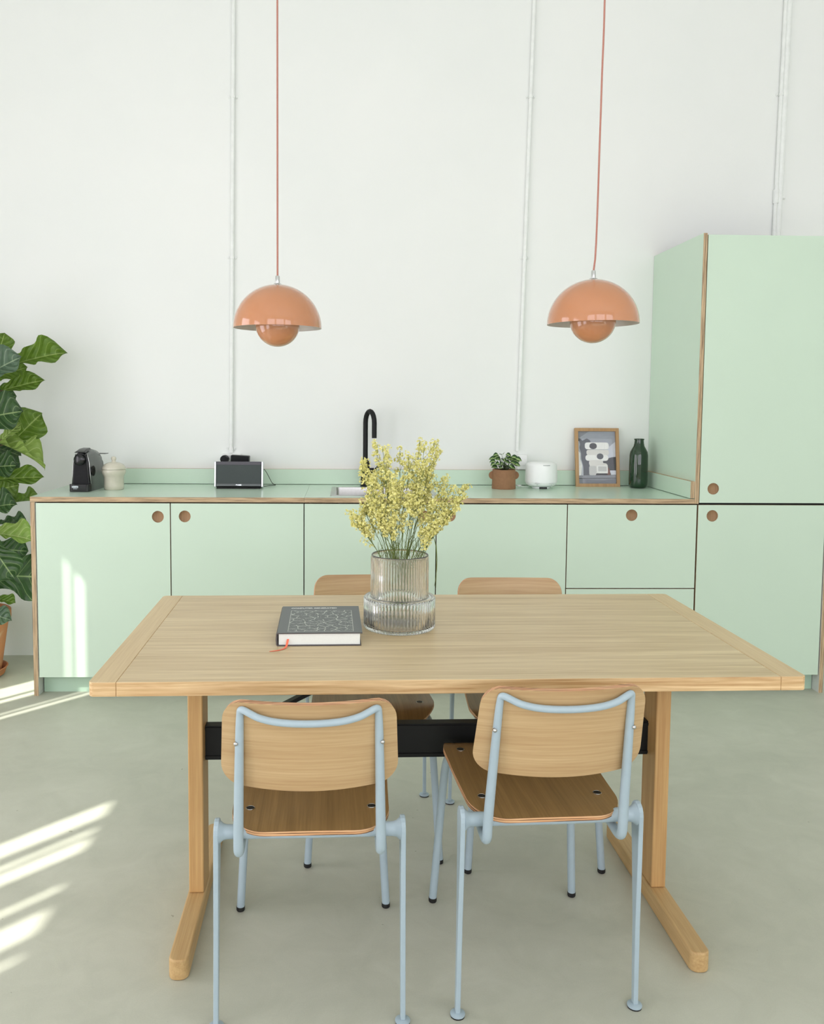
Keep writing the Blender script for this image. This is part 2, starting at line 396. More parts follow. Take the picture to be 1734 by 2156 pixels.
# ------------------------------------------------------------------ kitchen run
G = 0.0022   # half gap between fronts
def front(name, parent, x0, x1, z0, z1, hole, off, rad=0.0265):
    """laminate front with a round finger pull hole; hole=(x,z); local coordinates = world - off"""
    bm = bmesh.new(); th = 0.018
    ox, oy, oz = off
    rect = [(x0 + G, z0 + G), (x1 - G, z0 + G), (x1 - G, z1 - G), (x0 + G, z1 - G)]
    n = 40; cir = [(hole[0] + rad * math.cos(2 * PI * k / n), hole[1] + rad * math.sin(2 * PI * k / n)) for k in range(n)]
    lay = []
    for y in (0.0, th):
        a = [bm.verts.new((x - ox, y - oy, z - oz)) for x, z in rect]; c = [bm.verts.new((x - ox, y - oy, z - oz)) for x, z in cir]
        lay.append((a, c))
        es = [bm.edges.new((l[k], l[(k + 1) % len(l)])) for l in (a, c) for k in range(len(l))]
        bmesh.ops.triangle_fill(bm, edges=es, use_beauty=True)
    for f in bm.faces: f.material_index = 0
    for k in range(4):
        f = bm.faces.new((lay[0][0][k], lay[0][0][(k + 1) % 4], lay[1][0][(k + 1) % 4], lay[1][0][k])); f.material_index = 1
    for k in range(n):
        f = bm.faces.new((lay[0][1][k], lay[0][1][(k + 1) % n], lay[1][1][(k + 1) % n], lay[1][1][k])); f.material_index = 2
    d = finish(name, bm, [M_mint, M_plyy, M_plyy], parent)
    bm = bmesh.new()
    prof = [(0, 0.0005), (rad * 0.7, -0.0005), (rad * 0.97, -0.004), (rad * 1.04, -0.004), (rad * 1.04, 0.004), (0, 0.004)]
    lathe(bm, prof, 32)
    bmesh.ops.rotate(bm, verts=bm.verts, cent=(0, 0, 0), matrix=Matrix.Rotation(-PI / 2, 3, 'X'))
    bmesh.ops.translate(bm, verts=bm.verts, vec=(hole[0] - ox, 0.0145 - oy, hole[1] - oz))
    finish('finger_pull', bm, M_hand, d, smooth=True, autosmooth=40)
    return d
ZB, ZT_, DEP = 0.083, 0.884, YW
def cabinet(x0, x1, label, fronts, name='base_cabinet', z1=ZT_):
    off = ((x0 + x1) / 2, 0.3, 0.0)
    root = thing(name, label, 'cabinet', off)
    bm = bmesh.new()
    box(bm, x0 - off[0] + .0008, x1 - off[0] - .0008, 0.0195 - off[1], DEP - .004 - off[1], ZB + .002, z1 - .0012)
    finish('carcass', bm, M_gap_shade if z1 < 1 else M_carc, root)
    for nm, zz0, zz1, hole in fronts: front(nm, root, x0, x1, zz0, zz1, hole, off)
    return root
cabinet(0.0, 0.6, 'mint base cabinet at the far left end, finger hole near its right edge', [('door', ZB, ZT_, (0.544, 0.821))])
cabinet(0.6, 1.2, 'mint base cabinet second from the left, finger hole near its left edge', [('door', ZB, ZT_, (0.664, 0.823))])
cabinet(1.2, 1.8, 'mint base cabinet under the sink, behind the left side of the vase', [('door', ZB, ZT_, (1.745, 0.826))], z1=0.745)
cabinet(1.8, 2.4, 'mint base cabinet just right of the yellow flowers, plain door', [('door', ZB, ZT_, (1.862, 0.829))])
cabinet(2.4, 3.0, 'mint drawer cabinet beside the tall cabinet, centred finger hole', [('drawer', 0.4935, ZT_, (2.697, 0.834)), ('drawer', ZB, 0.4935, (2.697, 0.44))])
# tall cabinet with its own side panels
off = (3.3, 0.3, 0.0)
tall = thing('tall_cabinet', 'mint tall cabinet at the right edge with two stacked doors', 'cabinet', off)
ZTOP = 2.106
bm = bmesh.new(); box(bm, 3.004 - 3.3, 3.598 - 3.3, .0195 - .3, DEP - .004 - .3, ZB + .002, ZTOP - .003); finish('carcass', bm, M_gap_shade, tall)
front('door', tall, 3.006, 3.6, 0.890, ZTOP - .001, (3.071, 0.957), off)
front('door', tall, 3.003, 3.6, ZB, 0.884, (3.071, 0.832), off)
bm = bmesh.new(); box(bm, 2.9855 - 3.3, 3.0035 - 3.3, -.003 - .3, DEP - .002 - .3, 0.8875, ZTOP + .003, 0, {'-y': 1, '+z': 1}); finish('side_panel', bm, [M_mint, M_plyx], tall)
bm = bmesh.new(); box(bm, 3.603 - 3.3, 3.622 - 3.3, -.003 - .3, DEP - .002 - .3, 0, ZTOP + .003, 0, {'-y': 1, '+z': 1, '-x': 2}); finish('side_panel', bm, [M_mint, M_plyx, M_carc], tall)
# left end panel, plinth, worktops, upstands
bm = bmesh.new(); box(bm, -0.0215, -0.0015, -.003, DEP - .002, 0, 0.8868, 0, {'-y': 1, '+x': 2}); o = finish('end_panel', bm, [M_mint, M_plyx, M_carc], off=(-.011, .3, 0))
tag(o, 'upright plywood-edged end panel closing the left of the cabinets', 'panel')
bm = bmesh.new(); box(bm, 0.004, 3.600, 0.055, 0.073, 0.0, ZB - .001); o = finish('plinth', bm, [M_plinth], off=(1.8, .06, 0))
tag(o, 'recessed mint plinth along the floor under the cabinets', 'plinth')
W0, W1 = 0.888, 0.910
bm = bmesh.new(); box(bm, -0.0215, 1.2010, -.004, DEP - .002, W0, W1, 0, {'-y': 1, '-x': 1, '-z': 1}); o = finish('worktop', bm, [M_mint_top, M_plyz], off=(0.6, .3, W0))
tag(o, 'left worktop slab carrying the coffee machine and the black speaker', 'worktop')
SX0, SX1, SY0, SY1 = 1.335, 1.800, 0.085, 0.455
bm = bmesh.new()
xs = (1.2018, SX0, SX1, 2.9848); ys = (-.004, SY0, SY1, DEP - .002)
vt = {}
for zi, z in enumerate((W0, W1)):
    for i, x in enumerate(xs):
        for j, y in enumerate(ys): vt[i, j, zi] = bm.verts.new((x, y, z))
for i in range(3):
    for j in range(3):
        if (i, j) == (1, 1): continue
        for zi in (0, 1):
            f = bm.faces.new((vt[i, j, zi], vt[i + 1, j, zi], vt[i + 1, j + 1, zi], vt[i, j + 1, zi])); f.material_index = 0 if zi else 1
for i in range(3):
    for j in (0, 3):
        f = bm.faces.new((vt[i, j, 0], vt[i + 1, j, 0], vt[i + 1, j, 1], vt[i, j, 1])); f.material_index = 1
for j in range(3):
    for i in (0, 3):
        f = bm.faces.new((vt[i, j, 0], vt[i, j + 1, 0], vt[i, j + 1, 1], vt[i, j, 1])); f.material_index = 1
for a, b in (((1, 1), (2, 1)), ((2, 1), (2, 2)), ((2, 2), (1, 2)), ((1, 2), (1, 1))):
    f = bm.faces.new((vt[(*a, 0)], vt[(*b, 0)], vt[(*b, 1)], vt[(*a, 1)])); f.material_index = 1
o = finish('worktop', bm, [M_mint_top, M_plyz], off=(2.1, .3, W0)); tag(o, 'right worktop slab holding the sink, potted plant and picture', 'worktop')
bm = bmesh.new(); box(bm, 0.20, 2.9848, 0.606, DEP - .001, W1 + .0025, 0.990, 0, {'+z': 1, '-x': 1}); o = finish('upstand', bm, [M_mint, M_plyy], off=(1.6, .61, W1 + .0025))
tag(o, 'long low mint upstand along the wall behind the worktop', 'upstand')
bm = bmesh.new(); box(bm, 2.9650, 2.9848, -.002, 0.6055, W1 + .0025, 0.990, 0, {'+z': 1, '-y': 1}); o = finish('upstand', bm, [M_mint, M_plyx], off=(2.975, .3, W1 + .0025))
tag(o, 'short mint upstand with plywood end against the tall cabinet side', 'upstand')
# sink
sk = thing('kitchen_sink', 'square stainless steel sink set into the worktop', 'sink', ((SX0 + SX1) / 2, (SY0 + SY1) / 2, W1))
hx, hy = (SX1 - SX0) / 2, (SY1 - SY0) / 2
bm = bmesh.new()
o1 = rrect(hx + .018, hy + .018, .012, 4); o2 = rrect(hx - .006, hy - .006, .012, 4)
a = [bm.verts.new((x, y, .0006)) for x, y in o1]; b = [bm.verts.new((x, y, .0022)) for x, y in o1]; c = [bm.verts.new((x, y, .0022)) for x, y in o2]
for l0, l1 in ((a, b), (b, c)):
    for k in range(len(l0)): bm.faces.new((l0[k], l0[(k + 1) % len(l0)], l1[(k + 1) % len(l0)], l1[k]))
finish('rim', bm, M_brushed, sk)
bm = bmesh.new(); prev = None
for (k, z) in ((-.006, .002), (-.008, -.01), (-.012, -.14), (-.03, -.155)):
    ring = [bm.verts.new((x, y, z)) for x, y in rrect(hx + k, hy + k, .015 if z > -.15 else .03, 4)]
    if prev:
        for q in range(len(ring)): bm.faces.new((prev[q], prev[(q + 1) % len(ring)], ring[(q + 1) % len(ring)], ring[q]))
    prev = ring
bm.faces.new(prev)
finish('basin', bm, M_brushed, sk, smooth=True, autosmooth=40)
bm = bmesh.new(); lathe(bm, [(0, -.149), (.03, -.149), (.036, -.153), (.036, -.1545), (0, -.1545)], 24); finish('drain', bm, M_chrome, sk, smooth=True, autosmooth=40)
bm = bmesh.new(); box(bm, -hx + .16, -hx + .165, -hy + .0, -hy + .30, -.022, -.016); box(bm, -hx + .16, -hx + .26, -hy + .10, -hy + .105, -.022, -.016)
finish('overflow_rod', bm, M_black, sk)
# tap
tp = thing('kitchen_tap', 'tall matt black gooseneck tap rising behind the flowers', 'tap', (1.487, 0.530, W1))
bm = bmesh.new(); lathe(bm, [(0, 0), (.026, 0), (.026, .004), (.0225, .006), (.0225, .05), (.0225, .125), (.019, .131), (0, .131)], 28); finish('tap_body', bm, M_black, tp, smooth=True, autosmooth=35)
pts = [(0, 0, .12), (0, 0, .20), (0, 0, .325)] + [(.0215 * 1 - .0215 * math.cos(PI * k / 10), -.030 + .030 * math.cos(PI * k / 10), .325 + .060 * math.sin(PI * k / 10)) for k in range(1, 11)] + [(.043, -.060, .25)]
bm = bmesh.new(); tube(bm, pts, .0125, 16); finish('spout', bm, M_black, tp, smooth=True, autosmooth=40)
bm = bmesh.new(); tube(bm, [(.015, 0, .08), (.045, 0, .082)], [.0135, .0135], 14); tube(bm, [(.045, 0, .082), (.052, -.004, .088), (.085, -.02, .125)], [.009, .006, .005], 10); finish('lever', bm, M_black, tp, smooth=True, autosmooth=40)

# ------------------------------------------------------------------ dining table
TY = 0.0158
TO = Vector((0.8200, -1.9850, 0)); TW, TD, TZ, TT = 1.6400, 0.8560, 0.72, 0.033
table = thing('dining_table', 'long oak trestle table with breadboard ends and black crossbeam', 'table', TO, TY)
ends = 0.062
def tabletop():
    out = rrect(TW / 2, TD / 2, 0.014, 5); out = [(x + TW / 2, y + TD / 2) for x, y in out]
    bm = bmesh.new(); box(bm, ends, TW - ends, 0, TD, TZ - TT, TZ, 0, {'-y': 1, '+y': 1})
    finish('tabletop', bm, [M_oak, M_oak_edge], table, bevel=0.0018)
    for s in (0, 1):
        bm = bmesh.new(); r = .014
        pl = [(ends - .0004, 0), (ends - .0004, TD)] + [(r - r * math.sin(a), TD - r + r * math.cos(a)) for a in [PI / 2 * k / 5 for k in range(6)]] + [(r - r * math.cos(a), r - r * math.sin(a)) for a in [PI / 2 * k / 5 for k in range(6)]]
        if s: pl = [(TW - x, y) for x, y in pl]
        prism(bm, pl, TZ - TT, TZ, 1, 0, 0)
        finish('end_board', bm, [M_oak_end, M_oak_edge], table, bevel=0.0018)
tabletop()
inv = Matrix.Rotation(-TY, 3, 'Z')
def tl(x, y, z=0): return inv @ (Vector((x, y, z)) - TO)
for xw, nm in ((1.0015, 'l'), (2.2330, 'r')):
    q = tl(xw, -1.645); x = q.x
    bm = bmesh.new(); hw = .0195; y0 = tl(xw, -1.68).y
    box(bm, x - hw, x + hw, y0, y0 + .095, .0505, TZ - TT - .001); finish('leg_post', bm, M_oak_leg, table, bevel=.004, seg=3)
    ya, yb = tl(xw, -1.955).y, tl(xw, -1.300).y
    bm = bmesh.new(); o_ = [(px_ + x, py_ + (ya + yb) / 2) for px_, py_ in rrect(.0235, (yb - ya) / 2, .020, 6)]
    prism(bm, o_, 0.0, .050); finish('foot_runner', bm, M_oak_foot, table, bevel=.005, seg=3)
xa = tl(1.0015, -1.63).x + .0197; xb = tl(2.233, -1.63).x - .0197; yb_ = tl(1.6, -1.632).y
bm = bmesh.new()
prof = [(0, .395), (0, .491), (-.030, .491), (-.030, .478), (-.0035, .478), (-.0035, .408), (-.030, .408), (-.030, .395)]
prism(bm, [(y, z) for y, z in [(yb_ + 0.0 + p[0] + .030, p[1]) for p in [(-.030, .395), (-.030, .487), (0, .487), (0, .483), (-.026, .483), (-.026, .399), (0, .399), (0, .395)]]], xa, xb, plane='yz')
for z0 in (.399, .476): box(bm, xa, xb, yb_ - .003, yb_ - .0002, z0, z0 + .007)
finish('crossbeam', bm, M_black, table)
for s, x_ in ((1, xa), (-1, xb)):
    bm = bmesh.new()
    prism(bm, [(x_ + s * .10, .4875), (x_ + s * .122, .4875), (x_ + s * .515, TZ - TT - .0005), (x_ + s * .490, TZ - TT - .0005)], yb_ + .002, yb_ + .030, plane='xz')
    finish('brace', bm, M_black, table)

# ------------------------------------------------------------------ chairs
def make_chair():
    root = thing('dining_chair', '', 'chair', (0, 0, 0), 0, 'oak and pale blue steel dining chairs')
    # backrest
    def fb(x, z): z += .008; return (x, -.055 - (z - .553) * .24 + .036 * (x / .18) ** 2 * (1 - .15 * ((z - .64) / .1)), z + .004 * (x / .18) ** 2 * (1 if z > .65 else -1) * abs(z - .65) / .09 - (0.012 * (1 - (x / .178) ** 2) * max(0, (.65 - z) / .1)) )
    out = []
    for x, z in dens(rrect(.178, .0925, .042, 8), .012): out.append((x * (1 - .03 * (z / .0925)), z + .6475))
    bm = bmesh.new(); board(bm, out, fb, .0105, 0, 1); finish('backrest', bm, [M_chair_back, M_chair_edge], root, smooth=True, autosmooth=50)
    # seat
    def fs(x, y):
        z = .4405 + .020 * y - 6.2 * max(0, y - .355) ** 2 - .004 * math.sin(PI * min(1, max(0, y / .36))) - .007 * (1 - (x / .18) ** 2) * math.sin(PI * min(1, max(0, (y - .03) / .4)))
        return (x, y, z)
    out = []
    for x, y in dens(rrect(.5, .5, .22, 10), .035):
        yy = .205 + y * .448; hw = .169 + (.187 - .169) * (y + .5)
        out.append((x * 2 * hw, yy))
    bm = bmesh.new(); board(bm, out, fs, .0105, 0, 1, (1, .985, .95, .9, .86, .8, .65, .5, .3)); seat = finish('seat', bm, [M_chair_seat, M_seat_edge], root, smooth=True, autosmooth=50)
    for x, y in ((-.135, .092), (.135, .092), (-.14, .338), (.14, .338)):
        z = fs(x, y)[2] + .0050
        bm = bmesh.new(); lathe(bm, [(0, .0014), (.0088, .0012), (.0092, .0016), (.0104, .0008), (.0106, -.001)], 20, c=(x, y, z), matf=lambda i: 0 if i < 1 else 1)
        finish('bolt_cover', bm, [M_rubber, M_chrome], seat, smooth=True, autosmooth=40)
    # frame behind the backrest: uprights, curved top bar and hooks under the seat in one bent tube
    half = [(.148, .10, .4065), (.1485, .02, .4005), (.1485, -.012, .3985), (.1485, -.030, .408), (.1485, -.0335, .430), (.1475, -.038, .47), (.1440, -.058, .58), (.1400, -.0800, .696), (.1385, -.0860, .724)]
    hr = [.0098, .0100, .0103, .0106, .0106, .0106, .0098, .0085, .0075]
    bar = [(.1375, -.0900, .7345), (.130, -.0960, .7350), (.118, -.1000, .7295), (.098, -.1058, .7210), (.060, -.1103, .7135), (0, -.1130, .7110)]
    pts = half + bar; rr = hr + [.0073] * 6
    full = pts + [(-x, y, z) for x, y, z in pts[-2::-1]]; rad = rr + rr[-2::-1]
    bm = bmesh.new(); tube(bm, full, rad, 14, smoothpath=2); finish('back_frame', bm, M_steel_blue, root, smooth=True, autosmooth=40)
    for s in (-1, 1):
        bm = bmesh.new(); lathe(bm, [(0, .0028), (.002, .0026), (.0042, .001), (.0045, -.004), (0, -.004)], 14)
        bmesh.ops.rotate(bm, verts=bm.verts, cent=(0, 0, 0), matrix=Matrix.Rotation(PI / 2, 3, 'X'))
        bmesh.ops.translate(bm, verts=bm.verts, vec=(s * .1475, -.0830, .661)); finish('screw', bm, M_chrome, root, smooth=True)
    bm = bmesh.new()
    hb = [(.1925, .0235, .434), (.189, .0215, .434), (.184, .0170, .434), (.177, .0152, .434), (.150, .0148, .434), (.140, .0125, .4315), (.128, .0095, .4275), (.0, .0092, .4265)]
    hp = hb + [(-x, r, z) for x, r, z in hb[-2::-1]]
    tube(bm, [(x, .006, z) for x, r, z in hp], [r for x, r, z in hp], 20); finish('rear_crossbar', bm, M_steel_blue, root, smooth=True, autosmooth=40)
    for s in (-1, 1):
        # rear leg: flat bar, deep at the top and tapering to the floor
        prof = []
        for k in range(9):
            a = PI * k / 8; prof.append((.008 + .024 * math.cos(a), .436 + .026 * math.sin(a)))
        ol = [(.034, .40)] and prof + [(-.014, .36), (-.0085, .20), (-.0075, .009), (.0075, .009), (.012, .20), (.024, .36)]
        bm = bmesh.new()
        a = [bm.verts.new((s * (.1920 + (.436 - z) * .009), y, z)) for y, z in ol]; b = [bm.verts.new((s * (.2030 + (.436 - z) * .009), y, z)) for y, z in ol]
        n = len(ol)
        for k in range(n): bm.faces.new((a[k], a[(k + 1) % n], b[(k + 1) % n], b[k]))
        bm.faces.new(a); bm.faces.new(b)
        leg = finish('leg', bm, M_steel_blue, root, bevel=.0022, seg=2)
        bm = bmesh.new(); lathe(bm, [(0, .0095), (.011, .0093), (.0165, .0065), (.0165, .0035), (0, .0035)], 20, c=(s * .2010, 0, 0)); finish('foot_disc', bm, M_steel_blue, leg, smooth=True, autosmooth=40)
        bm = bmesh.new(); lathe(bm, [(0, .0035), (.0158, .0035), (.0158, 0), (0, 0)], 20, c=(s * .2010, 0, 0)); finish('rubber_pad', bm, M_rubber, leg)
        # front leg: round tube bent backwards under the seat
        bm = bmesh.new(); tube(bm, [(s * .1925, .430, .010), (s * .172, .402, .340), (s * .1665, .394, .398), (s * .160, .372, .4165), (s * .154, .32, .414), (s * .150, .16, .4095), (s * .1485, .085, .4055)], [.0105] * 4 + [.0100] * 3, 14, smoothpath=3)
        leg = finish('leg', bm, M_steel_blue, root, smooth=True, autosmooth=40)
        bm = bmesh.new(); lathe(bm, [(0, .012), (.0112, .012), (.0112, .003), (.0095, 0), (0, 0)], 18, c=(s * .1925, .430, 0)); finish('rubber_foot', bm, M_rubber, leg, smooth=True, autosmooth=40)
    bm = bmesh.new(); tube(bm, [(-.15, .30, .413), (.15, .30, .413)], .008, 12); finish('seat_rail', bm, M_steel_blue, root, smooth=True, autosmooth=40)
    return root
ch = make_chair()
spots = [((1.319, -2.103), 1.2, 'oak dining chair with blue steel frame on the near left, squarely tucked in'),
         ((1.842, -2.072), 2.7, 'oak dining chair on the near right, slightly turned, standing half beside the trestle leg'),
         ((1.462, -1.030), 182, 'oak dining chair across the table, behind the book and vase'),
         ((1.945, -1.080), 179, 'oak dining chair across the table, right of the vase')]
for i, ((x, y), a, lb) in enumerate(spots):
    o = ch if i == 0 else copy_tree(ch)
    o.location = (x, y, 0); o.rotation_euler = (0, 0, math.radians(a)); o['label'] = lb
    if i == 1: o.scale = (0.995, 1.01, 1.022)

# ------------------------------------------------------------------ pendant lamps
def pendant(x, y, zr, cordpts, label, tilt=(0, 0)):
    root = thing('pendant_lamp', label, 'lamp', (x, y, zr), 0, 'peach half-dome pendant lamps')
    R_ = .115; H = .113; out = []; inn = []
    for k in range(0, 21):
        a = PI / 2 * k / 20; out.append((R_ * math.cos(a), H * math.sin(a)))
    for k in range(20, -1, -1):
        a = PI / 2 * k / 20; inn.append(((R_ - .0016) * math.cos(a), (H - .0016) * math.sin(a)))
    prof = out[:-1] + [(0, H)] + [(0, H - .0016)] + inn[1:]
    bm = bmesh.new()
    lathe(bm, prof + [prof[0]], 72, matf=lambda i: 0 if i < 20 else 1)
    bmesh.ops.remove_doubles(bm, verts=bm.verts, dist=1e-6)
    sh = finish('lamp_shade', bm, [M_lamp, M_lamp_in], root, smooth=True, autosmooth=60)
    r = .0575; prof = [(r * math.cos(a), .008 + r * math.sin(a) * .98) for a in [-PI / 2 + PI * k / 24 * .93 for k in range(25)]]
    prof[0] = (0, prof[0][1]); prof += [(0, prof[-1][1])]
    bm = bmesh.new(); lathe(bm, prof, 56); bo = finish('inner_globe', bm, M_lamp, root, smooth=True, autosmooth=60)
    bm = bmesh.new(); lathe(bm, [(0, .055), (.010, .055), (.010, .108), (0, .108)], 16); finish('lamp_holder', bm, M_lamp_in, root, smooth=True, autosmooth=40)
    bm = bmesh.new()
    for k in range(3):
        a = PI * 2 * k / 3 + .35; tube(bm, [(.05 * math.cos(a), .05 * math.sin(a), .028), (.108 * math.cos(a), .108 * math.sin(a), .030)], .0012, 6)
    finish('globe_bracket', bm, M_chrome, root)
    bm = bmesh.new(); lathe(bm, [(0, H - .001), (.013, H - .002), (.0095, H + .002), (.0060, H + .003), (.0055, H + .020), (.0048, H + .022), (0, H + .022)], 20); finish('collar', bm, M_chrome, root, smooth=True, autosmooth=35)
    root.rotation_euler = (math.radians(tilt[0]), math.radians(tilt[1]), 0)
    Rm = root.rotation_euler.to_matrix().inverted()
    pts = [Rm @ (Vector(p) - Vector((x, y, zr))) for p in cordpts]
    bm = bmesh.new(); tube(bm, [(0, 0, H + .020)] + pts, .0024, 8, smoothpath=1); finish('cord', bm, M_cord, root, smooth=True, autosmooth=60)
    bm = bmesh.new(); e = pts[-1]; lathe(bm, [(0, 0), (.028, 0), (.028, -.03), (.004, -.045), (0, -.045)], 24, c=(e.x, e.y, e.z)); finish('ceiling_rose', bm, M_lamp_in, root, smooth=True, autosmooth=40)
    return root
pendant(1.2105, -1.60, 1.536, [(1.2105, -1.60, 1.75), (1.2108, -1.60, 2.36), (1.212, -1.60, ZC - .001)], 'peach half-dome pendant lamp on the left, above the book')
pendant(2.0175, -1.68, 1.5475, [(2.0205, -1.68, 1.72), (2.0225, -1.68, 1.85), (2.0235, -1.68, 2.0), (2.0245, -1.68, 2.087), (2.0250, -1.68, 2.173), (2.0268, -1.68, 2.259), (2.0270, -1.68, 2.345), (2.029, -1.68, 2.9), (2.031, -1.68, ZC - .001)], 'peach half-dome pendant lamp on the right, nearer the tall cabinet', (0, -.6))

# ------------------------------------------------------------------ book on the table
BW, BD, BH = 0.222, 0.286, 0.0345
book = thing('book', 'thick grey hardback book with line pattern cover and orange ribbon on the table', 'book', (1.213, -1.706, TZ + .0003), 0.022)
t = NT('book_cover_print'); ob = t.obj(); sx = t.n('ShaderNodeSeparateXYZ'); t.l(ob, sx.inputs[0]); X_, Y_ = sx.outputs[0], sx.outputs[1]
nz = t.n('ShaderNodeTexNoise'); nz.inputs['Scale'].default_value = 26; t.l(ob, nz.inputs['Vector'])
va = t.n('ShaderNodeVectorMath', operation='MULTIPLY_ADD'); t.l(nz.outputs['Color'], va.inputs[0]); va.inputs[1].default_value = (.022, .022, 0); t.l(ob, va.inputs[2])
vo = t.n('ShaderNodeTexVoronoi', feature='DISTANCE_TO_EDGE', voronoi_dimensions='2D'); vo.inputs['Scale'].default_value = 36; t.l(va.outputs[0], vo.inputs['Vector'])
vo2 = t.n('ShaderNodeTexVoronoi', feature='DISTANCE_TO_EDGE', voronoi_dimensions='2D'); vo2.inputs['Scale'].default_value = 75; t.l(t.mapping(ob, (1, 1, 1), (.3, .7, 0)), vo2.inputs['Vector'])
brk = t.math('GREATER_THAN', t.noise(ob, 55, 1), 0.43)
l1 = t.math('MULTIPLY', t.math('LESS_THAN', vo.outputs['Distance'], 0.038), brk)
l2 = t.math('MULTIPLY', t.math('LESS_THAN', vo2.outputs['Distance'], 0.035), 0.35)
fx0, fx1, fy0, fy1 = .030, .200, .014, .236
def inside(m): return t.math('MULTIPLY', t.math('MULTIPLY', t.math('GREATER_THAN', X_, fx0 + m), t.math('LESS_THAN', X_, fx1 - m)), t.math('MULTIPLY', t.math('GREATER_THAN', Y_, fy0 + m), t.math('LESS_THAN', Y_, fy1 - m)))
i0, i1 = inside(0), inside(.0012)
fr = t.math('SUBTRACT', i0, i1)
msk = t.math('MINIMUM', t.math('ADD', fr, t.math('MULTIPLY', t.math('MAXIMUM', l1, l2), i1)), 1.0)
base = t.mix(t.math('MULTIPLY', i1, t.noise(ob, 60, 2)), lin((98, 103, 103)), lin((84, 92, 90)))
t.l(t.mix(msk, base, lin((196, 200, 192))), t.b.inputs['Base Color']); t.b.inputs['Roughness'].default_value = 0.45; M_cover = t.m
M_cov_edge = plain('book_board_edge', (82, 78, 78), 0.6); M_pages = plain('book_pages', (236, 241, 237), 0.8, 0, .02, 400)
M_ribbon = plain('orange_ribbon', (246, 118, 84), 0.5); M_print = plain('white_print', (225, 228, 222), 0.5)
bm = bmesh.new(); box(bm, 0.004, BW, 0, BD, BH - .0028, BH, 1, {'+z': 0}); finish('front_cover', bm, [M_cover, M_cov_edge], book)
bm = bmesh.new(); box(bm, 0.004, BW - .003, 0, BD, 0, .0028); finish('back_cover', bm, M_cov_edge, book)
bm = bmesh.new(); prism(bm, [(0.004, 0), (0.0012, .004), (0, BH / 2), (.0012, BH - .004), (.004, BH), (.0055, BH - .003), (.0045, BH / 2), (.0055, .003)], 0, BD, plane='xz'); finish('spine', bm, M_cov_edge, book)
bm = bmesh.new(); box(bm, 0.0075, BW - .006, .0035, BD - .004, .003, BH - .003); finish('page_block', bm, M_pages, book)
bm = bmesh.new(); rw = .0028
path = [(.0315, .0040, .0175), (.0312, -.0006, .0168), (.0300, -.0030, .0110), (.0285, -.0075, .0040), (.0255, -.0180, .0012), (.0180, -.0310, .0008), (.0060, -.0400, .0006), (-.0040, -.0440, .0006), (-.0130, -.0465, .0006)]
L_, R__ = [], []
for i, p in enumerate(path):
    p = Vector(p); d = (Vector(path[min(i + 1, len(path) - 1)]) - Vector(path[max(0, i - 1)])); s = Vector((-d.y, d.x, 0)); s = Vector((1, 0, 0)) if i < 3 else s.normalized(); s = s if s.x > 0 or i < 3 else -s
    if i >= 3 and s.x < 0: s = -s
    kk = 1 if i < len(path) - 1 else .3
    L_.append((p - s * rw * kk)); R__.append((p + s * rw * kk))
for off_ in (0,):
    for i in range(len(path) - 1):
        q = [L_[i], R__[i], R__[i + 1], L_[i + 1]]; th = Vector((0, 0, .0004))
        lo = [bm.verts.new(v) for v in q]; hi = [bm.verts.new(v + th) for v in q]
        bm.faces.new(lo[::-1]); bm.faces.new(hi)
        for k in range(4): bm.faces.new((lo[k], lo[(k + 1) % 4], hi[(k + 1) % 4], hi[k]))
finish('ribbon', bm, M_ribbon, book)
text('title', 'COMPUTER GENERATED', .0125, M_print, book, (.094, .262, BH + .0002), (0, 0, 0), .0001, .93, .0006)

# ------------------------------------------------------------------ ribbed glass vase and flowers
VX, VY = 1.541, -1.518
t = NT('ribbed_glass'); t.b.inputs['Base Color'].default_value = (0.985, 0.995, 0.99, 1); t.b.inputs['Transmission Weight'].default_value = 1.0
t.b.inputs['Roughness'].default_value = 0.05; t.b.inputs['IOR'].default_value = 1.45; M_glass = t.m
df_ = t.n('ShaderNodeBsdfDiffuse'); df_.inputs[0].default_value = (.95, .96, .95, 1)
mx_ = t.n('ShaderNodeMixShader'); mx_.inputs[0].default_value = .035; t.l(t.b.outputs[0], mx_.inputs[1]); t.l(df_.outputs[0], mx_.inputs[2]); t.l(mx_.outputs[0], t.t.nodes['Material Output'].inputs[0])  # a little white diffuse mixed in for window light scattered by the ribs
vase = thing('glass_vase', 'two-tier ribbed clear glass vase on the table right of the book', 'vase', (VX, VY, TZ + .0004))
NR, SG = 66, 6
def rib(amp): return lambda k, r, z: amp * (abs(math.sin(PI * k / SG)) - .5)
R1, R2, H1, H2, TH = .0985, .0795, .0885, .2055, .0040
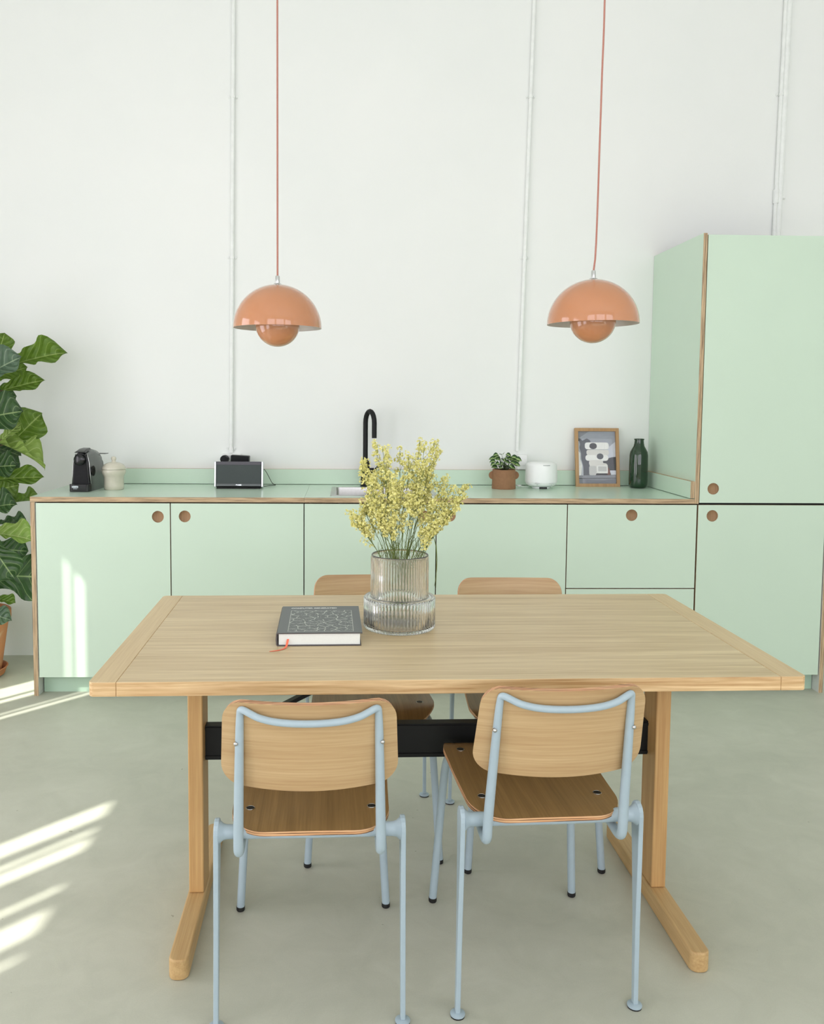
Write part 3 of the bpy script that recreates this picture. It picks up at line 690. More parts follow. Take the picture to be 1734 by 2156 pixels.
def vase_prof():
    lower = [(0, 0, 0), (R1 * .5, 0, 0), (R1 - .006, 0, 0), (R1 - .0015, .002, 0), (R1, .006, 1), (R1, .02, 1), (R1, .045, 1), (R1, .070, 1), (R1, H1 - .004, 1), (R1 - .0015, H1 - .0008, 0), (R1 - .005, H1, 0), (R2 + .003, H1, 0), (R2 + .0006, H1 + .0015, 0)]
    upper = [(R2 + .0006, H1 + .0015, 0), (R2, H1 + .006, 1), (R2, H1 + .03, 1), (R2, H1 + .06, 1), (R2, H1 + .09, 1), (R2, H2 - .010, 1), (R2, H2 - .005, 0), (R2 - .0008, H2 - .0008, 0), (R2 - TH / 2, H2, 0), (R2 - TH + .0008, H2 - .0008, 0), (R2 - TH, H2 - .004, 0), (R2 - TH, H1 + .06, 0), (R2 - TH, H1 + .001, 0)]
    inner = [(R2 - TH, H1 + .001, 0), (R2 - TH + .001, H1 - TH, 0), (R1 - TH - .004, H1 - TH - .0005, 0), (R1 - TH, H1 - TH - .004, 0), (R1 - TH, .05, 0), (R1 - TH, .014, 0), (R1 - TH - .004, .010, 0), (R1 * .5, .009, 0), (0, .009, 0)]
    return lower, upper, inner
lo_, up_, in_ = vase_prof()
def glass_part(bm, prof):
    flags = {}
    for r, z, f in prof: flags[(round(r, 6), round(z, 6))] = f
    lathe(bm, [(r, z) for r, z, f in prof], NR * SG, rfun=lambda k, r, z: (.0030 * (abs(math.sin(PI * k / SG)) - .6) if flags.get((round(r, 6), round(z, 6))) else 0))
bm = bmesh.new(); glass_part(bm, lo_); glass_part(bm, in_)
def finish_raw(name, bm, mat, parent):
    me = bpy.data.meshes.new(name); bm.to_mesh(me); bm.free(); me.materials.append(mat)
    for p in me.polygons: p.use_smooth = True
    try: me.set_sharp_from_angle(angle=math.radians(50))
    except Exception: pass
    o = bpy.data.objects.new(name, me); COL.objects.link(o); o.parent = parent; return o
finish_raw('lower_tier', bm, M_glass, vase)
bm = bmesh.new(); glass_part(bm, up_); finish_raw('upper_tier', bm, M_glass, vase)
M_stem = plain('statice_stem_green', (106, 122, 58), 0.6, 0, .15, 200)
t = NT('yellow_papery_blossom'); ob = t.obj(); n = t.noise(ob, 160, 3)
t.l(t.ramp(n, [(0.32, lin((206, 202, 118))), (0.5, lin((236, 232, 154))), (0.68, lin((248, 246, 190)))]), t.b.inputs['Base Color']); t.b.inputs['Roughness'].default_value = .8; M_blos = t.m
tips = [(1.413, -1.518, 1.024), (1.422, -1.548, 1.005), (1.44, -1.498, 1.044), (1.464, -1.568, 1.062), (1.483, -1.588, 1.043), (1.501, -1.598, 1.025), (1.435, -1.498, 1.157), (1.443, -1.478, 1.184), (1.473, -1.468, 1.224), (1.491, -1.518, 1.217), (1.506, -1.468, 1.195), (1.543, -1.458, 1.207), (1.563, -1.518, 1.192), (1.595, -1.488, 1.236), (1.604, -1.538, 1.219), (1.634, -1.518, 1.235), (1.646, -1.468, 1.206), (1.508, -1.578, 1.151), (1.545, -1.588, 1.139), (1.587, -1.548, 1.161), (1.626, -1.478, 1.142), (1.458, -1.558, 1.123), (1.667, -1.468, 1.126), (1.682, -1.518, 1.107), (1.725, -1.488, 1.11), (1.711, -1.548, 1.086), (1.683, -1.568, 1.054), (1.642, -1.588, 1.024), (1.622, -1.598, 1.076), (1.57, -1.608, 1.09), (1.519, -1.618, 1.104), (1.616, -1.598, 0.987), (1.604, -1.568, 1.182), (1.499, -1.488, 1.129)]
rnd = random.Random(11)
def floret(bm, p, d, s):
    a, b = frame_at(d); n = 5; base = bm.verts.new(p); ph = rnd.random() * 6
    for k in range(n):
        t0, t1 = ph + 2 * PI * k / n, ph + 2 * PI * (k + .85) / n
        sp = .55 + .5 * rnd.random()
        v0 = bm.verts.new(p + d * s * .9 + (a * math.cos(t0) + b * math.sin(t0)) * s * sp)
        v1 = bm.verts.new(p + d * s * (1.1 + .3 * rnd.random()) + (a * math.cos((t0 + t1) / 2) + b * math.sin((t0 + t1) / 2)) * s * (sp + .35))
        v2 = bm.verts.new(p + d * s * .9 + (a * math.cos(t1) + b * math.sin(t1)) * s * sp)
        bm.faces.new((base, v0, v1, v2))
def bez(p0, p1, p2, t): return p0 * (1 - t) ** 2 + p1 * 2 * t * (1 - t) + p2 * t * t
def rv(): return Vector((rnd.uniform(-1, 1), rnd.uniform(-1, 1), rnd.uniform(-1, 1)))
for i, tp_ in enumerate(tips):
    T_ = Vector(tp_); ang = rnd.random() * 6.28; rr = .012 + .022 * rnd.random()
    dirx = Vector((T_.x - VX, T_.y - VY, 0))
    B_ = Vector((VX - dirx.x * .18 + rr * math.cos(ang) * .6, VY - dirx.y * .18 + rr * math.sin(ang) * .6, TZ + .012 + .02 * rnd.random()))
    # pass the rim well inside the glass
    hd = dirx.length; mid = Vector((VX + dirx.x * min(.35, .050 / max(hd, .02)), VY + dirx.y * min(.35, .050 / max(hd, .02)), TZ + .22))
    root = thing('statice_stem', 'dried yellow statice stem standing in the ribbed glass vase', 'flower', B_, 0, 'yellow statice stems in the glass vase')
    if T_.x < 1.47 and T_.z < 1.1: root['label'] = 'low dried yellow statice stem leaning out left of the vase'; root['group'] = 'statice stems leaning left'
    elif T_.x > 1.66: root['label'] = 'dried yellow statice stem leaning out to the right of the vase'; root['group'] = 'statice stems leaning right'
    def W(t_):
        return bez(B_, mid * 1.0, T_, t_)
    sb = bmesh.new(); fb_ = bmesh.new()
    pts = [W(k / 10) - B_ for k in range(11)]
    tube(sb, pts, [.0014 - .0009 * k / 10 for k in range(11)], 5)
    nb = 9 + int(rnd.random() * 4)
    tang = (W(1) - W(.8)).normalized()
    for j in range(nb):
        t0 = .66 + .34 * (j + rnd.random() * .6) / nb
        t0 = min(t0, 1); p = W(t0)
        dr = ((W(min(1, t0 + .05)) - W(t0 - .05)).normalized() * .9 + Vector((rnd.uniform(-1, 1), rnd.uniform(-1, 1), rnd.uniform(-.1, .5))) * .75).normalized()
        ln = (.060 * (1.12 - t0) + .016) * rnd.uniform(.6, 1.2) * 1.3
        if j == nb - 1: p = W(.97); dr = tang; ln = .02
        e = p + dr * ln + Vector((0, 0, ln * .15))
        m_ = p.lerp(e, .5) + rv() * .003
        tube(sb, [p - B_, m_ - B_, e - B_], [.0006, .0005, .0004], 4, cap=False)
        ncl = 2 + int(ln * 50)
        for q in range(ncl):
            u = .35 + .8 * (q + rnd.random() * .5) / ncl; cc = p.lerp(e, u) + rv() * .007
            for g in range(4 + int(rnd.random() * 5)):
                c = cc + rv() * .0042
                floret(fb_, c - B_, ((c - cc).normalized() * .8 + rv() * .4 + Vector((0, 0, .5))).normalized(), rnd.uniform(.0026, .0042))
    # feathery wisps low on the stem
    for j in range(5):
        t0 = rnd.uniform(.35, .62); p = W(t0); e = p + (Vector((rnd.uniform(-1, 1), rnd.uniform(-1, 1), 1.4)).normalized()) * rnd.uniform(.02, .05)
        tube(sb, [p - B_, (p.lerp(e, .5) + rv() * .003) - B_, e - B_], [.0006, .0005, .0003], 4, cap=False)
    st = finish('stem', sb, M_stem, root, smooth=True)
    fo = finish('blossoms', fb_, M_blos, root); fo['kind'] = 'stuff'
# the loose twig hanging down outside the rim on the right
rt = Vector((1.624, -1.560, .925))
root = thing('loose_twig', 'thin bare green twig bent over the vase rim and hanging down on the right', 'flower', rt)
bm = bmesh.new()
tube(bm, [Vector(p) - rt for p in [(1.560, -1.53, .80), (1.597, -1.540, .90), (1.626, -1.545, .985), (1.638, -1.545, .962), (1.641, -1.540, .90), (1.640, -1.536, .835)]], [.0010] * 4 + [.0008, .0006], 5, smoothpath=2)
tube(bm, [Vector(p) - rt for p in [(1.639, -1.545, .955), (1.644, -1.535, .90), (1.637, -1.53, .838)]], .0006, 4, smoothpath=1)
tube(bm, [Vector(p) - rt for p in [(1.575, -1.535, .86), (1.612, -1.54, .955), (1.660, -1.53, 1.010), (1.6905, -1.52, 1.037)]], .0008, 4, smoothpath=2)
finish('twig', bm, M_stem, root, smooth=True)

# ------------------------------------------------------------------ things on the worktop
WZ = W1 + .0003
# coffee machine
cm = thing('coffee_machine', 'glossy black capsule coffee machine at the left end of the worktop', 'coffee machine', (.134, .232, WZ), math.radians(-5))
M_cmb = plain('black_gloss_plastic', (14, 17, 19), 0.16); M_cmg = plain('dark_grey_shell', (86, 90, 88), 0.22); M_cmm = plain('black_matt_plastic', (13, 15, 17), 0.5, 0, .04, 30, .25)
M_tank = plain('smoked_green_tank', (20, 38, 26), 0.08)
def arch(hb, ht, zt, n=10, z0=0.0):
    """outline: straight sides leaning in, round head"""
    o_ = [(-hb, z0), (hb, z0)]; zc = zt - ht
    o_ += [(ht * math.cos(PI * k / n), zc + ht * math.sin(PI * k / n)) for k in range(n + 1)]
    return o_
def loft(bm, secs, mi=0):
    """secs: list of (y, outline in xz)"""
    rings = [[bm.verts.new((x, y, z)) for x, z in o_] for y, o_ in secs]
    n = len(rings[0])
    for a, b in zip(rings, rings[1:]):
        for k in range(n):
            f = bm.faces.new((a[k], a[(k + 1) % n], b[(k + 1) % n], b[k])); f.material_index = mi
    for r in (rings[0], rings[-1]): f = bm.faces.new(r); f.material_index = mi
bm = bmesh.new(); loft(bm, [(.012, arch(.044, .033, .186)), (.10, arch(.045, .034, .198, 10)), (.16, arch(.044, .033, .188)), (.19, arch(.042, .031, .172))]); finish('body', bm, M_cmg, cm, smooth=True, autosmooth=40)
bm = bmesh.new(); loft(bm, [(-.002, arch(.0435, .0325, .183)), (.0125, arch(.046, .035, .1875))]); finish('front_rim', bm, M_cmb, cm, smooth=True, autosmooth=40, bevel=.002)
bm = bmesh.new(); loft(bm, [(-.0035, arch(.037, .027, .170, 10, .03)), (-.0015, arch(.038, .028, .172, 10, .03))]); finish('front_panel', bm, M_cmm, cm)
bm = bmesh.new(); lathe(bm, [(0, .020), (.020, .0185), (.0262, .014), (.0265, 0), (0, 0)], 36)
bmesh.ops.rotate(bm, verts=bm.verts, cent=(0, 0, 0), matrix=Matrix.Rotation(PI / 2, 3, 'X')); bmesh.ops.translate(bm, verts=bm.verts, vec=(-.001, -.0036, .150)); finish('brewing_head', bm, M_cmb, cm, smooth=True, autosmooth=35)
for k in range(11):
    z = .118 - k * .0075; bm = bmesh.new(); box(bm, -.030 - k * .0004, .030 + k * .0004, -.0062, -.0037, z, z + .0024); finish('grille_slat', bm, M_cmm, cm)
bm = bmesh.new(); prism(bm, [(x, y - .006) for x, y in rrect(.0485, .024, .014, 6)], .0, .036); tr = finish('drip_tray', bm, M_cmb, cm, bevel=.002)
M_badge = plain('silver_badge', (196, 206, 208), 0.3, 0.3)
bm = bmesh.new(); prism(bm, rrect(.0155, .0052, .0051, 6), 0, .0012, plane='xz'); bg = finish('badge', bm, M_badge, tr); bg.location = (-.017, -.0318, .0235)
text('badge_lettering', "De'Longhi", .0068, M_cmm, tr, (-.017, -.0321, .0235), (PI / 2, 0, 0), .0002)
text('badge_small_print', 'NESPRESSO', .0040, M_badge, tr, (-.017, -.0303, .0135), (PI / 2, 0, 0), .0002)
bm = bmesh.new(); loft(bm, [(-.012, [(-.028, .183), (.030, .183), (.022, .188), (-.020, .188)]), (.03, [(-.025, .190), (.025, .190), (.018, .200), (-.018, .200)]), (.075, [(-.022, .195), (.022, .195), (.016, .2035), (-.016, .2035)])]); finish('lever', bm, M_cmb, cm, smooth=True, autosmooth=40, bevel=.0015)
for s in (-1, 1):
    bm = bmesh.new(); tube(bm, [(s * .0465, .006, .012), (s * .0415, .006, .10), (s * .0365, .006, .150), (s * .027, .006, .178)], .0016, 6, smoothpath=1); finish('trim', bm, M_chrome, cm, smooth=True)
bm = bmesh.new(); loft(bm, [(.165, arch(.040, .030, .150, 10, .0)), (.215, arch(.038, .028, .147, 10, .0))]); finish('water_tank', bm, M_tank, cm, smooth=True, autosmooth=40)
bm = bmesh.new(); box(bm, -.02, .047, .195, .235, .166, .169); finish('tank_lid', bm, M_cmb, cm)
bm = bmesh.new(); lathe(bm, [(0, 0), (.024, 0), (.024, .004), (0, .004)], 30); bmesh.ops.rotate(bm, verts=bm.verts, cent=(0, 0, 0), matrix=Matrix.Rotation(PI / 2, 3, 'Y')); bmesh.ops.translate(bm, verts=bm.verts, vec=(.0435, .035, .095)); finish('side_disc', bm, M_cmb, cm, smooth=True, autosmooth=40)
# stoneware jar
jar = thing('lidded_jar', 'cream stoneware jar with a round-knobbed lid beside the coffee machine', 'jar', (.262, .330, WZ))
M_cream = plain('cream_glaze', (206, 202, 184), 0.14, 0, .03, 40, .5, .3)
bm = bmesh.new(); lathe(bm, [(0, 0), (.044, 0), (.0465, .003), (.0470, .02), (.0470, .060), (.0500, .068), (.0555, .078), (.0575, .088), (.0570, .0965), (.052, .0975), (.048, .092), (0, .09)], 48); finish('jar_body', bm, M_cream, jar, smooth=True, autosmooth=50)
bm = bmesh.new(); lathe(bm, [(0, .0978), (.0560, .0978), (.0575, .101), (.0545, .110), (.046, .121), (.032, .129), (.016, .132), (.0105, .134), (.0085, .139), (.0115, .146), (.0125, .152), (.0090, .159), (0, .161)], 48); finish('lid', bm, M_cream, jar, smooth=True, autosmooth=60)
# speaker
sp = thing('speaker', 'flat grey speaker with silver side rims below the left conduit', 'speaker', (.858, .385, WZ), 0.0)
M_grille = plain('grey_speaker_grille', (74, 80, 80), 0.75, 0, .1, 900, .3, 0, .3); M_silver = plain('silver_rim', (206, 212, 212), 0.25, .7); M_cable = plain('black_cable', (22, 24, 22), .5)
def leaned(o, a): o.rotation_euler = (a, 0, 0)
LA = math.radians(-7)
bm = bmesh.new(); box(bm, -.112, .112, .0, .045, .010, .134); o = finish('housing', bm, M_black, sp, bevel=.003); leaned(o, LA)
bm = bmesh.new(); box(bm, -.110, .110, -.0025, -.0002, .024, .117); o = finish('grille', bm, M_grille, sp); leaned(o, LA)
bm = bmesh.new(); box(bm, -.110, .110, -.0030, -.0002, .1175, .1335); o = finish('top_strip', bm, M_cmb, sp); leaned(o, LA)
bm = bmesh.new(); box(bm, -.110, .110, -.0030, -.0002, .0115, .0235); o = finish('logo_strip', bm, plain('dark_grey_plastic', (92, 98, 98), .4), sp); leaned(o, LA)
for s in (-1, 1):
    bm = bmesh.new(); box(bm, s * .116 - .0042, s * .116 + .0042, -.0038, .046, .008, .1345); o = finish('side_rim', bm, M_silver, sp, bevel=.002); leaned(o, LA)
bm = bmesh.new(); prism(bm, [(x, y + .028) for x, y in rrect(.109, .040, .006, 4)], 0, .0075); finish('foot', bm, M_black, sp, bevel=.002)
o = text('logo', 'BOSE', .0085, M_silver, sp, (0, -.0034 + .0175 * math.sin(math.radians(7)), .0175), (PI / 2 + LA, 0, 0), .0002, 1.4, .0003)
cb = Vector((.975, .44, WZ))
root = thing('speaker_cable', 'thin black cable looping from the right side of the speaker', 'cable', cb)
bm = bmesh.new(); tube(bm, [Vector(p) - cb for p in [(.972, .430, 1.010), (.984, .452, .995), (1.000, .49, .955), (1.012, .53, .920), (1.032, .545, .9128), (1.010, .53, .9125), (.985, .50, .9125), (.958, .475, .9125)]], .0015, 6, smoothpath=2); finish('wire', bm, M_cable, root, smooth=True)
# wall sockets and plugs
def socket(x, z0, z1, w_, label):
    root = thing('wall_socket', label, 'socket', (x, YW, z0))
    bm = bmesh.new(); box(bm, -w_ / 2, w_ / 2, -.040, 0, 0, z1 - z0); finish('socket_box', bm, M_white, root, bevel=.004)
    for k in (-1, 1):
        if w_ < .06 and k < 0: continue
        bm = bmesh.new(); lathe(bm, [(0, .003), (.018, .003), (.0195, 0), (.0195, -.002), (0, -.002)], 24)
        bmesh.ops.rotate(bm, verts=bm.verts, cent=(0, 0, 0), matrix=Matrix.Rotation(PI / 2, 3, 'X')); bmesh.ops.translate(bm, verts=bm.verts, vec=(k * w_ * .25 if w_ > .06 else 0, -.0405, (z1 - z0) / 2)); finish('outlet', bm, M_white, root, smooth=True, autosmooth=40)
socket(.792, .994, 1.068, .098, 'white double wall socket behind the speaker, at the conduit foot')
socket(2.310, .994, 1.072, .050, 'white wall socket half hidden behind the small potted plant')
root = thing('power_adapter', 'black block power adapter plugged in above the speaker', 'adapter', (.846, .545, 1.042))
bm = bmesh.new(); box(bm, -.046, .046, -.022, .036, -.018, .022); o = finish('adapter_block', bm, M_cmm, root, bevel=.003); o.rotation_euler = (0, math.radians(3), 0)
root = thing('mains_plug', 'round black mains plug beside the adapter', 'plug', (.765, .555, 1.044))
bm = bmesh.new(); lathe(bm, [(0, -.030), (.018, -.030), (.021, -.024), (.021, .015), (.019, .027), (0, .027)], 12); bmesh.ops.rotate(bm, verts=bm.verts, cent=(0, 0, 0), matrix=Matrix.Rotation(PI / 2, 3, 'X')); finish('plug_body', bm, M_cmm, root, smooth=True, autosmooth=30)
bm = bmesh.new(); tube(bm, [(-.005, -.025, -.010), (-.022, -.05, -.020), (-.030, -.075, -.022), (-.020, -.085, -.04), (.01, -.085, -.08), (.02, -.07, -.111)], .0022, 6, smoothpath=2); finish('plug_wire', bm, M_cable, root, smooth=True)
# small potted plant
pp = thing('potted_plant', 'small variegated plant in a brown handled pot on the right worktop', 'plant', (2.186, .440, WZ))
M_terra = plain('brown_clay', (148, 110, 80), 0.75, 0, .08, 60, .3, 0, .15); M_soil = plain('dark_soil', (44, 32, 24), .95, 0, .3, 300)
bm = bmesh.new(); lathe(bm, [(0, 0), (.0595, 0), (.0600, .002), (.0590, .03), (.0580, .060), (.0575, .096), (.0560, .0975), (.0535, .0965), (.0535, .086), (0, .086)], 48); pot = finish('pot', bm, M_terra, pp, smooth=True, autosmooth=45)
for s in (-1, 1):
    bm = bmesh.new(); ol = [(s * .050, .046)] + [(s * (.054 + .0225 * math.sin(a)), .0675 + -.0215 * math.cos(a)) for a in [PI * k / 12 for k in range(13)]] + [(s * .050, .089)]
    prism(bm, ol, -.006, .006, plane='xz'); finish('handle', bm, M_terra, pot, bevel=.003, seg=3)
bm = bmesh.new(); lathe(bm, [(0, .089), (.03, .0895), (.052, .0865), (.052, .0862), (0, .0862)], 24); finish('soil', bm, M_soil, pp)
t = NT('variegated_leaf'); uv = t.n('ShaderNodeUVMap').outputs[0]; sx = t.n('ShaderNodeSeparateXYZ'); t.l(uv, sx.inputs[0])
u_ = t.math('ABSOLUTE', sx.outputs[0]); ch_ = t.math('ADD', t.math('MULTIPLY', t.math('ABSOLUTE', t.math('SINE', t.math('ADD', t.math('MULTIPLY', sx.outputs[1], 14.0), t.math('MULTIPLY', u_, -6.0)))), -0.28), u_)
t.l(t.ramp(t.math('ADD', ch_, .2), [(0.0, lin((196, 214, 156))), (0.22, lin((128, 160, 84))), (0.50, lin((44, 84, 34))), (0.9, lin((28, 62, 26)))]), t.b.inputs['Base Color']); t.b.inputs['Roughness'].default_value = .4
M_var = t.m
def leaf_mesh(name, mat, outline, nu=8, nv=12, fold=.18, bend=.25, ripple=.02, seed=0, tipcurl=0.0):
    """unit leaf: base at origin, tip at +Y=1, width factor 1 = half width 0.5 of scale x; normal +Z"""
    rn = random.Random(seed); bm = bmesh.new(); uvl = bm.loops.layers.uv.new('UVMap'); grid = []
    ph = rn.random() * 6
    for j in range(nv + 1):
        v = j / nv; hw = outline(v); row = []
        for i in range(-nu // 2, nu // 2 + 1):
            u = i / (nu / 2)
            x = u * hw; y = v - .03 * abs(u) * math.sin(PI * v)
            z = fold * abs(u) * hw - bend * v * v - tipcurl * max(0, v - .75) ** 2 * 6 + ripple * math.sin(ph + v * 17 + (2 if u > 0 else 0)) * abs(u) ** 2
            row.append((bm.verts.new((x, y, z)), (u, v)))
        grid.append(row)
    for a, b in zip(grid, grid[1:]):
        for k in range(len(a) - 1):
            q = (a[k], a[k + 1], b[k + 1], b[k]); f = bm.faces.new([p[0] for p in q]); f.smooth = True
            for lp, p in zip(f.loops, q): lp[uvl].uv = p[1]
    me = bpy.data.meshes.new(name); bm.to_mesh(me); bm.free(); me.materials.append(mat); return me
def place_leaf(me, parent, base, tip, hw, nrm, name='leaf', lscale=1.0):
    """parent is an unrotated Empty; base, tip in its local coordinates"""
    base, tip = Vector(base), Vector(tip); y = tip - base; L0 = y.length; y.normalize(); n = Vector(nrm); z = (n - y * n.dot(y)).normalized(); x = y.cross(z)
    M = Matrix(((x.x, y.x, z.x, base.x), (x.y, y.y, z.y, base.y), (x.z, y.z, z.z, base.z), (0, 0, 0, 1))) @ Matrix.Diagonal((hw, L0, L0, 1))
    o = bpy.data.objects.new(name, me); COL.objects.link(o); o.parent = parent; o.matrix_basis = M; return o
small = [leaf_mesh('small_leaf', M_var, lambda v: max(.001, math.sin(PI * min(1, v) ** .8) ** .8), 6, 7, .2, .22, .01, s) for s in range(3)]
rp = random.Random(4); stb = bmesh.new()
ls = [(-.046, .172), (-.012, .176), (.022, .170), (-.055, .150), (-.030, .150), (.002, .158), (.030, .152), (.052, .158), (.062, .140), (-.062, .125), (-.038, .128), (-.014, .130), (.012, .135), (.038, .132), (.058, .124), (-.048, .108), (-.022, .110), (.010, .108), (.036, .108), (.022, .118), (-.060, .138), (.066, .150), (-.005, .150), (.045, .145), (-.042, .162), (0.0, .120)]
for i, (x, z) in enumerate(ls):
    y = rp.uniform(-.035, .03) - (.02 if z < .13 else 0); c = Vector((x, y, z)); d = Vector((x * 1.5 + rp.uniform(-.02, .02), y * 1.2 - .02, rp.uniform(-.014, .016) - (.01 if abs(x) > .05 else 0))).normalized()
    Ls = rp.uniform(.029, .040); b = c - d * Ls * .5
    place_leaf(small[i % 3], pp, b, c + d * Ls * .5, Ls * .40, (rp.uniform(-.3, .3), -.75, .8))
    tube(stb, [(x * .15, y * .2, .088), (x * .5, y * .6, .088 + (b.z - .088) * .6), b], [.0016, .0012, .0008], 5, smoothpath=1)
finish('stems', stb, plain('dark_green_stem', (52, 66, 34), .6), pp, smooth=True)
# aroma diffuser
df = thing('aroma_diffuser', 'round white aroma diffuser between the potted plant and the picture', 'diffuser', (2.383, .470, WZ))
M_dif = plain('white_satin_plastic', (243, 245, 244), .35, 0, .01)
bm = bmesh.new(); lathe(bm, [(0, 0), (.044, 0), (.046, .002), (.046, .009), (0, .009)], 40); finish('base', bm, M_dif, df, smooth=True, autosmooth=40)
bm = bmesh.new(); lathe(bm, [(0, .009), (.040, .009), (.064, .013), (.076, .021), (.0805, .032), (.0808, .0335), (0, .0335)], 64); lw = finish('lower_shell', bm, M_dif, df, smooth=True, autosmooth=50)
bm = bmesh.new(); lathe(bm, [(0, .0338), (.0808, .0338), (.0812, .05), (.0800, .085), (.0780, .115), (.0745, .125), (.066, .1305), (.03, .1325), (0, .1328)], 64); finish('cover', bm, M_dif, df, smooth=True, autosmooth=50)
M_mark = plain('grey_print', (178, 182, 182), .5)
bm = bmesh.new(); box(bm, -.008, .026, -.0782, -.070, .1195, .1225); finish('mist_slot', bm, M_mark, df)
for x in (-.036, .034):
    bm = bmesh.new(); box(bm, x - .012, x + .012, -.0790, -.070, .0300, .0312); lathe(bm, [(0, -.002), (.002, -.002), (.002, .002), (0, .002)], 8, c=(x, -.0745, .0225)); finish('button_mark', bm, M_mark, df)
bm = bmesh.new(); box(bm, -.018, .020, -.0475, -.040, .001, .008); finish('air_intake', bm, M_black, df)
cb = Vector((2.27, .50, WZ)); root = thing('diffuser_cable', 'bunched white cable lying left of the diffuser', 'cable', cb)
bm = bmesh.new(); rc = random.Random(3)
pts = [(.055, -.01, .003), (.03, -.02, .003)] + [(.012 * math.cos(a) * rc.uniform(.6, 1.4), -.02 + .02 * math.sin(a) * rc.uniform(.5, 1.3), .004 + .012 * rc.random()) for a in [k * 1.1 for k in range(14)]] + [(-.02, .02, .003), (-.03, .05, .003)]
tube(bm, pts, .0016, 6, smoothpath=2); finish('wire', bm, M_white, root, smooth=True)
# framed picture leaning on the upstand
FW, FH = .232, .308
fr_ = thing('framed_picture', 'oak-framed grey print of stacked white bolsters leaning on the wall', 'picture', (2.700, .545, WZ))
fr_.rotation_euler = (math.radians(-9.5), 0, math.radians(.6))
M_frm = wood('oak_picture_frame', (196, 158, 112), (160, 122, 80), 2, 240, 40, .5)
bw = .0165; bm = bmesh.new()
for x0, x1, z0, z1 in ((-FW / 2, -FW / 2 + bw, 0, FH), (FW / 2 - bw, FW / 2, 0, FH), (-FW / 2 + bw, FW / 2 - bw, 0, bw), (-FW / 2 + bw, FW / 2 - bw, FH - bw, FH)): box(bm, x0, x1, 0, .016, z0, z1)
finish('frame', bm, M_frm, fr_)
cols = [(150, 155, 164), (196, 200, 208), (74, 78, 84), (232, 232, 228), (52, 54, 56), (98, 102, 108), (214, 212, 206), (116, 66, 44), (128, 131, 137), (190, 190, 186), (26, 25, 25), (118, 122, 128), (172, 176, 182)]
mm = [plain('print_tone_%s' % chr(97 + i), c, .5, 0, .06, 90) for i, c in enumerate(cols)]
bm = bmesh.new(); yy = [.0125]
def flat(ol, mi):
    yy[0] -= .00012
    f = bm.faces.new([bm.verts.new((-.083 + .001 + x / 100 * .1985 - .0165, yy[0], FH - bw - z / 142 * .275)) for x, z in ol][::1]); f.material_index = mi
def rr_(x0, x1, z0, z1, r, n=5): return [(x + (x0 + x1) / 2, z + (z0 + z1) / 2) for x, z in rrect((x1 - x0) / 2, (z1 - z0) / 2, r, n)]
def el(cx_, cz_, rx, rz, n=28): return [(cx_ + rx * math.cos(2 * PI * k / n), cz_ + rz * math.sin(2 * PI * k / n)) for k in range(n)]
flat([(0, 0), (100, 0), (100, 142), (0, 142)], 0)
flat([(0, 0), (30, 0), (12, 12), (0, 20)], 8); flat([(78, 45), (100, 28), (100, 70), (78, 74)], 1)
flat([(0, 18), (8, 20), (12, 26), (18, 22), (24, 19), (32, 24), (36, 34), (36, 118), (28, 122), (12, 122), (4, 60)], 2)
flat([(0, 26), (4, 27), (6, 36), (4, 44), (8, 60), (8, 76), (13, 95), (13, 122), (6, 125), (0, 130)], 12)
flat([(0, 52), (6, 60), (5, 75), (10, 92), (7, 118), (0, 126)], 3)
flat([(62, 84), (76, 74), (90, 70), (100, 69), (100, 106), (62, 106)], 4)
flat([(84, 106), (100, 106), (100, 120), (84, 120)], 1)
flat([(0, 120), (100, 117), (100, 126), (0, 127)], 8); flat([(0, 127), (100, 126), (100, 127.5), (0, 129)], 4)
flat([(0, 129), (100, 127.5), (100, 142), (0, 142)], 11); flat([(18, 130), (60, 134), (96, 129), (98, 141), (18, 142)], 5)
flat(rr_(44, 86, 112, 119, 3), 10); flat([(78, 96), (84, 106), (84, 118), (76, 118)], 7)
flat(rr_(18, 82, 30, 49, 7), 3); flat(rr_(22, 82, 50, 65, 6), 6); flat(rr_(19, 80, 64, 80, 7), 3); flat(rr_(28, 66, 78, 94, 7), 6)
flat([(30, 82), (60, 82), (64, 86), (74, 87), (78, 92), (78, 114), (30, 114)], 6)
flat(rr_(28, 47, 94, 119, 4), 9); flat(rr_(50, 77, 93, 112, 1), 3); flat(rr_(52, 75, 95, 109, .5), 9)
flat(el(40, 40, 10, 8.5), 4); flat(el(58, 68, 9, 8), 2)
finish('print', bm, mm, fr_)
bm = bmesh.new(); box(bm, -FW / 2 + bw * .7, FW / 2 - bw * .7, .0128, .0150, bw * .7, FH - bw * .7); finish('backing', bm, M_cmm, fr_)
t = NT('thin_picture_glass'); t.b.inputs['Base Color'].default_value = (1, 1, 1, 1); t.b.inputs['Transmission Weight'].default_value = 1; t.b.inputs['Roughness'].default_value = 0.0; t.b.inputs['IOR'].default_value = 1.22; M_pane = t.m
bm = bmesh.new(); box(bm, -FW / 2 + bw - .001, FW / 2 - bw + .001, .0040, .0052, bw - .001, FH - bw + .001); finish('pane', bm, M_pane, fr_)
